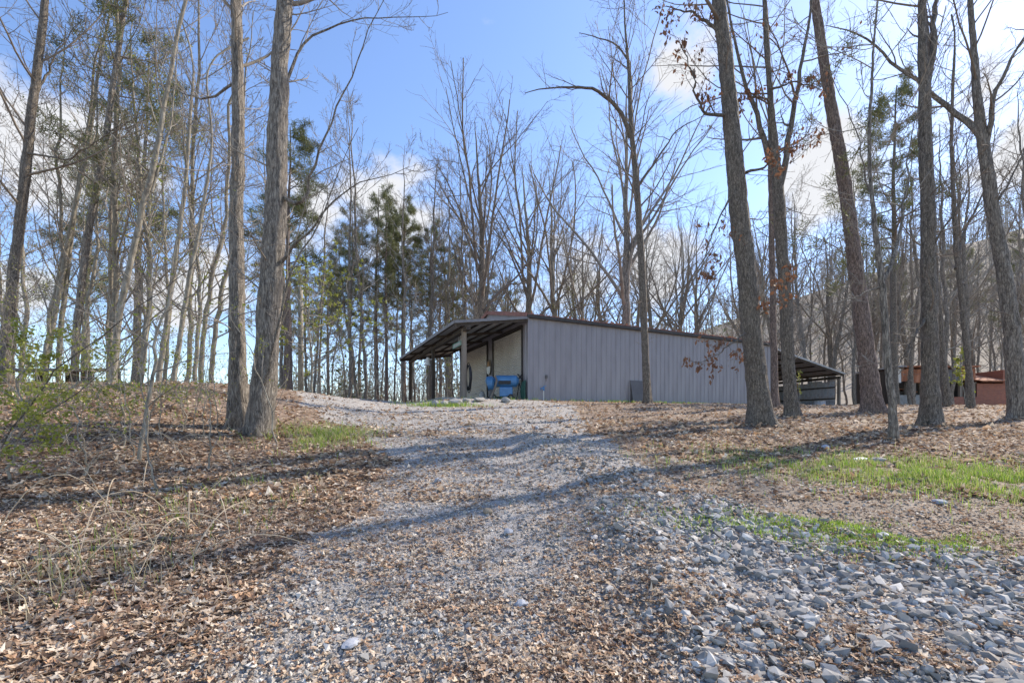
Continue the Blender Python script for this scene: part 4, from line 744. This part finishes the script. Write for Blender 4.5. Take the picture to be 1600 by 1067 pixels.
sapling('sapling', 'straight thin sapling leaning right in front of the left thicket', [(214, 735, 0), (226, 640, 0), (250, 520, .1), (272, 420, .2), (285, 300, .3)], 6.6, .03, 1, 60)
sapling('sapling', 'hair-thin upright sapling just left of the leaning one', [(232, 690, 0), (232, 560, 0), (238, 420, .1), (236, 330, .1)], 7.2, .012, 2, 40, n1=6, ln=.25)
sapling('shrub', 'leafy shrub at the left edge with bright new leaves', [(18, 740, 0), (30, 660, 0), (22, 600, .1), (60, 540, .2)], 5.6, .016, 3, 1700, .045, 24, cat='shrub')
sapling('shrub', 'low green bush with arching stems at the left crest', [(60, 700, 0), (70, 640, 0), (120, 600, .2), (170, 580, .4)], 7.2, .014, 4, 1800, .045, 24, cat='shrub', ang=(60, 14), ln=.6)
sapling('shrub', 'spreading green shrub low on the left edge above the leaf litter', [(-30, 790, 0), (-10, 720, 0), (30, 670, .1), (70, 650, .2)], 5.0, .012, 13, 900, .045, 20, cat='shrub', ang=(58, 14), ln=.6)
sapling('shrub', 'loose leafy shrub between the left crest and twin trunk', [(285, 700, 0), (290, 650, 0), (270, 610, .1), (300, 560, .2)], 8.4, .012, 5, 320, .045, 10, cat='shrub')
sapling('arching_branch', 'long dark bough arching in from the left edge upward right', [(-60, 660, 0), (40, 600, 0), (160, 510, .1), (290, 420, .2), (330, 380, .3)], 5.2, .010, 6, 30, n1=9, ln=.25, bark='bark_dark', cat='branch')
sapling('arching_branch', 'second dark bough arching low across the left crest', [(-70, 730, 0), (60, 660, 0), (170, 590, .1), (250, 500, .2), (340, 440, .3)], 5.4, .009, 7, 60, n1=9, ln=.25, bark='bark_dark', cat='branch')
sapling('sapling', 'bent sapling growing from the foot of the twin trunk', [(440, 680, 0), (420, 620, 0), (395, 540, 0), (360, 480, 0)], 8.2, .015, 8, 90, n1=8, ln=.35)
sapling('green_tree', 'small bright yellow-green leafing tree beside the utility pole', [(486, 632, 0), (486, 560, 0), (480, 500, .2), (484, 440, .3)], 23, .07, 9, 5200, .10, 30, cat='tree', ang=(62, 12), ln=.75)
sapling('green_tree', 'sparse light green understory tree left of the canopy', [(700, 632, 0), (690, 570, 0), (688, 520, .2)], 38, .06, 10, 900, .12, 18, cat='tree', ang=(62, 12), ln=.7)
sapling('sapling', 'little yellow-green sapling before the brick ruin', [(1510, 630, 0), (1508, 590, 0), (1502, 545, 0)], 24, .025, 11, 420, .15, 12, ln=.3)
sapling('sapling', 'thin leafy sprout by the rear lean-to opening', [(1250, 632, 0), (1250, 605, 0), (1248, 580, 0)], 22, .012, 12, 70, .1, 6, ln=.3)
r5 = np.random.default_rng(15)
for i in range(30):
    Y = 5.2+7.5*r5.random(); px = -20+370*(i+r5.random())/30; b0 = (px-CX)/FPX*Y; yb = HY-(float(G(b0, Y))-EYE)/Y*FPX; dx = 40*r5.normal(); h = 70+130*r5.random()
    sapling('brush_shrub', 'wispy budding brush on the leafy slope below the left crest', [(px, yb, 0), (px+dx*.3, yb-h*.4, 0), (px+dx, yb-h, .1)], Y, .008+.006*r5.random(), 70+i, 20+int(110*r5.random()), .035, 11, 'budding brush on the left slope', ang=(48, 14), ln=.5, cat='shrub')
r4 = np.random.default_rng(40)
for i in range(26):
    Y = 2.9+4.2*r4.random(); X = -(1.9+.75*Y*r4.random()*1.1)-.3; L = .5+.9*r4.random(); a = r4.random()*6.283; h = .2+.45*r4.random()
    ps = [(L*t*math.cos(a), L*t*math.sin(a), h*4*t*(1-t)*(1-.3*t)) for t in np.linspace(0, 1, 10)]; z0 = float(G(X, Y)); ps = [(x, y, z+float(G(X+x, Y+y))-z0+.01) for x, y, z in ps]
    o = MB().tube(ps, [.006-.0004*k for k in range(10)], 5).build('briar_cane', M['cane']); o.location = (X, Y, z0); tag(o, 'tan dry briar cane arching over the leaves on the left bank', 'cane', 'dry canes on the left bank')
for i, (px, Y, L, a, lab) in enumerate([(150, 8, 1.9, -.5, 'grey fallen branch on the left crest leaves'), (60, 3.6, 1.3, .35, 'crooked pale stick in the left foreground leaves'), (1258, 6.3, .5, .1, 'dark stick on the track left of the grass strip'), (1365, 5.8, .6, -.15, 'dark stick along the lower edge of the grass strip'), (1150, 7.6, .7, -.5, 'thin dark branch lying where the track meets the leaves')]):
    X = (px-CX)/FPX*Y; z0 = float(G(X, Y)); rr = np.random.default_rng(60+i); ps = []
    for t in np.linspace(0, 1, 8): x, y = L*t*math.cos(a)+.03*rr.normal(), L*t*math.sin(a)+.03*rr.normal(); ps.append((x, y, float(G(X+x, Y+y))-z0+.03))
    o = MB().tube(ps, [.022-.0018*k for k in range(8)], 6).build('fallen_stick', M['bark_grey']); o.location = (X, Y, z0); tag(o, lab, 'stick')
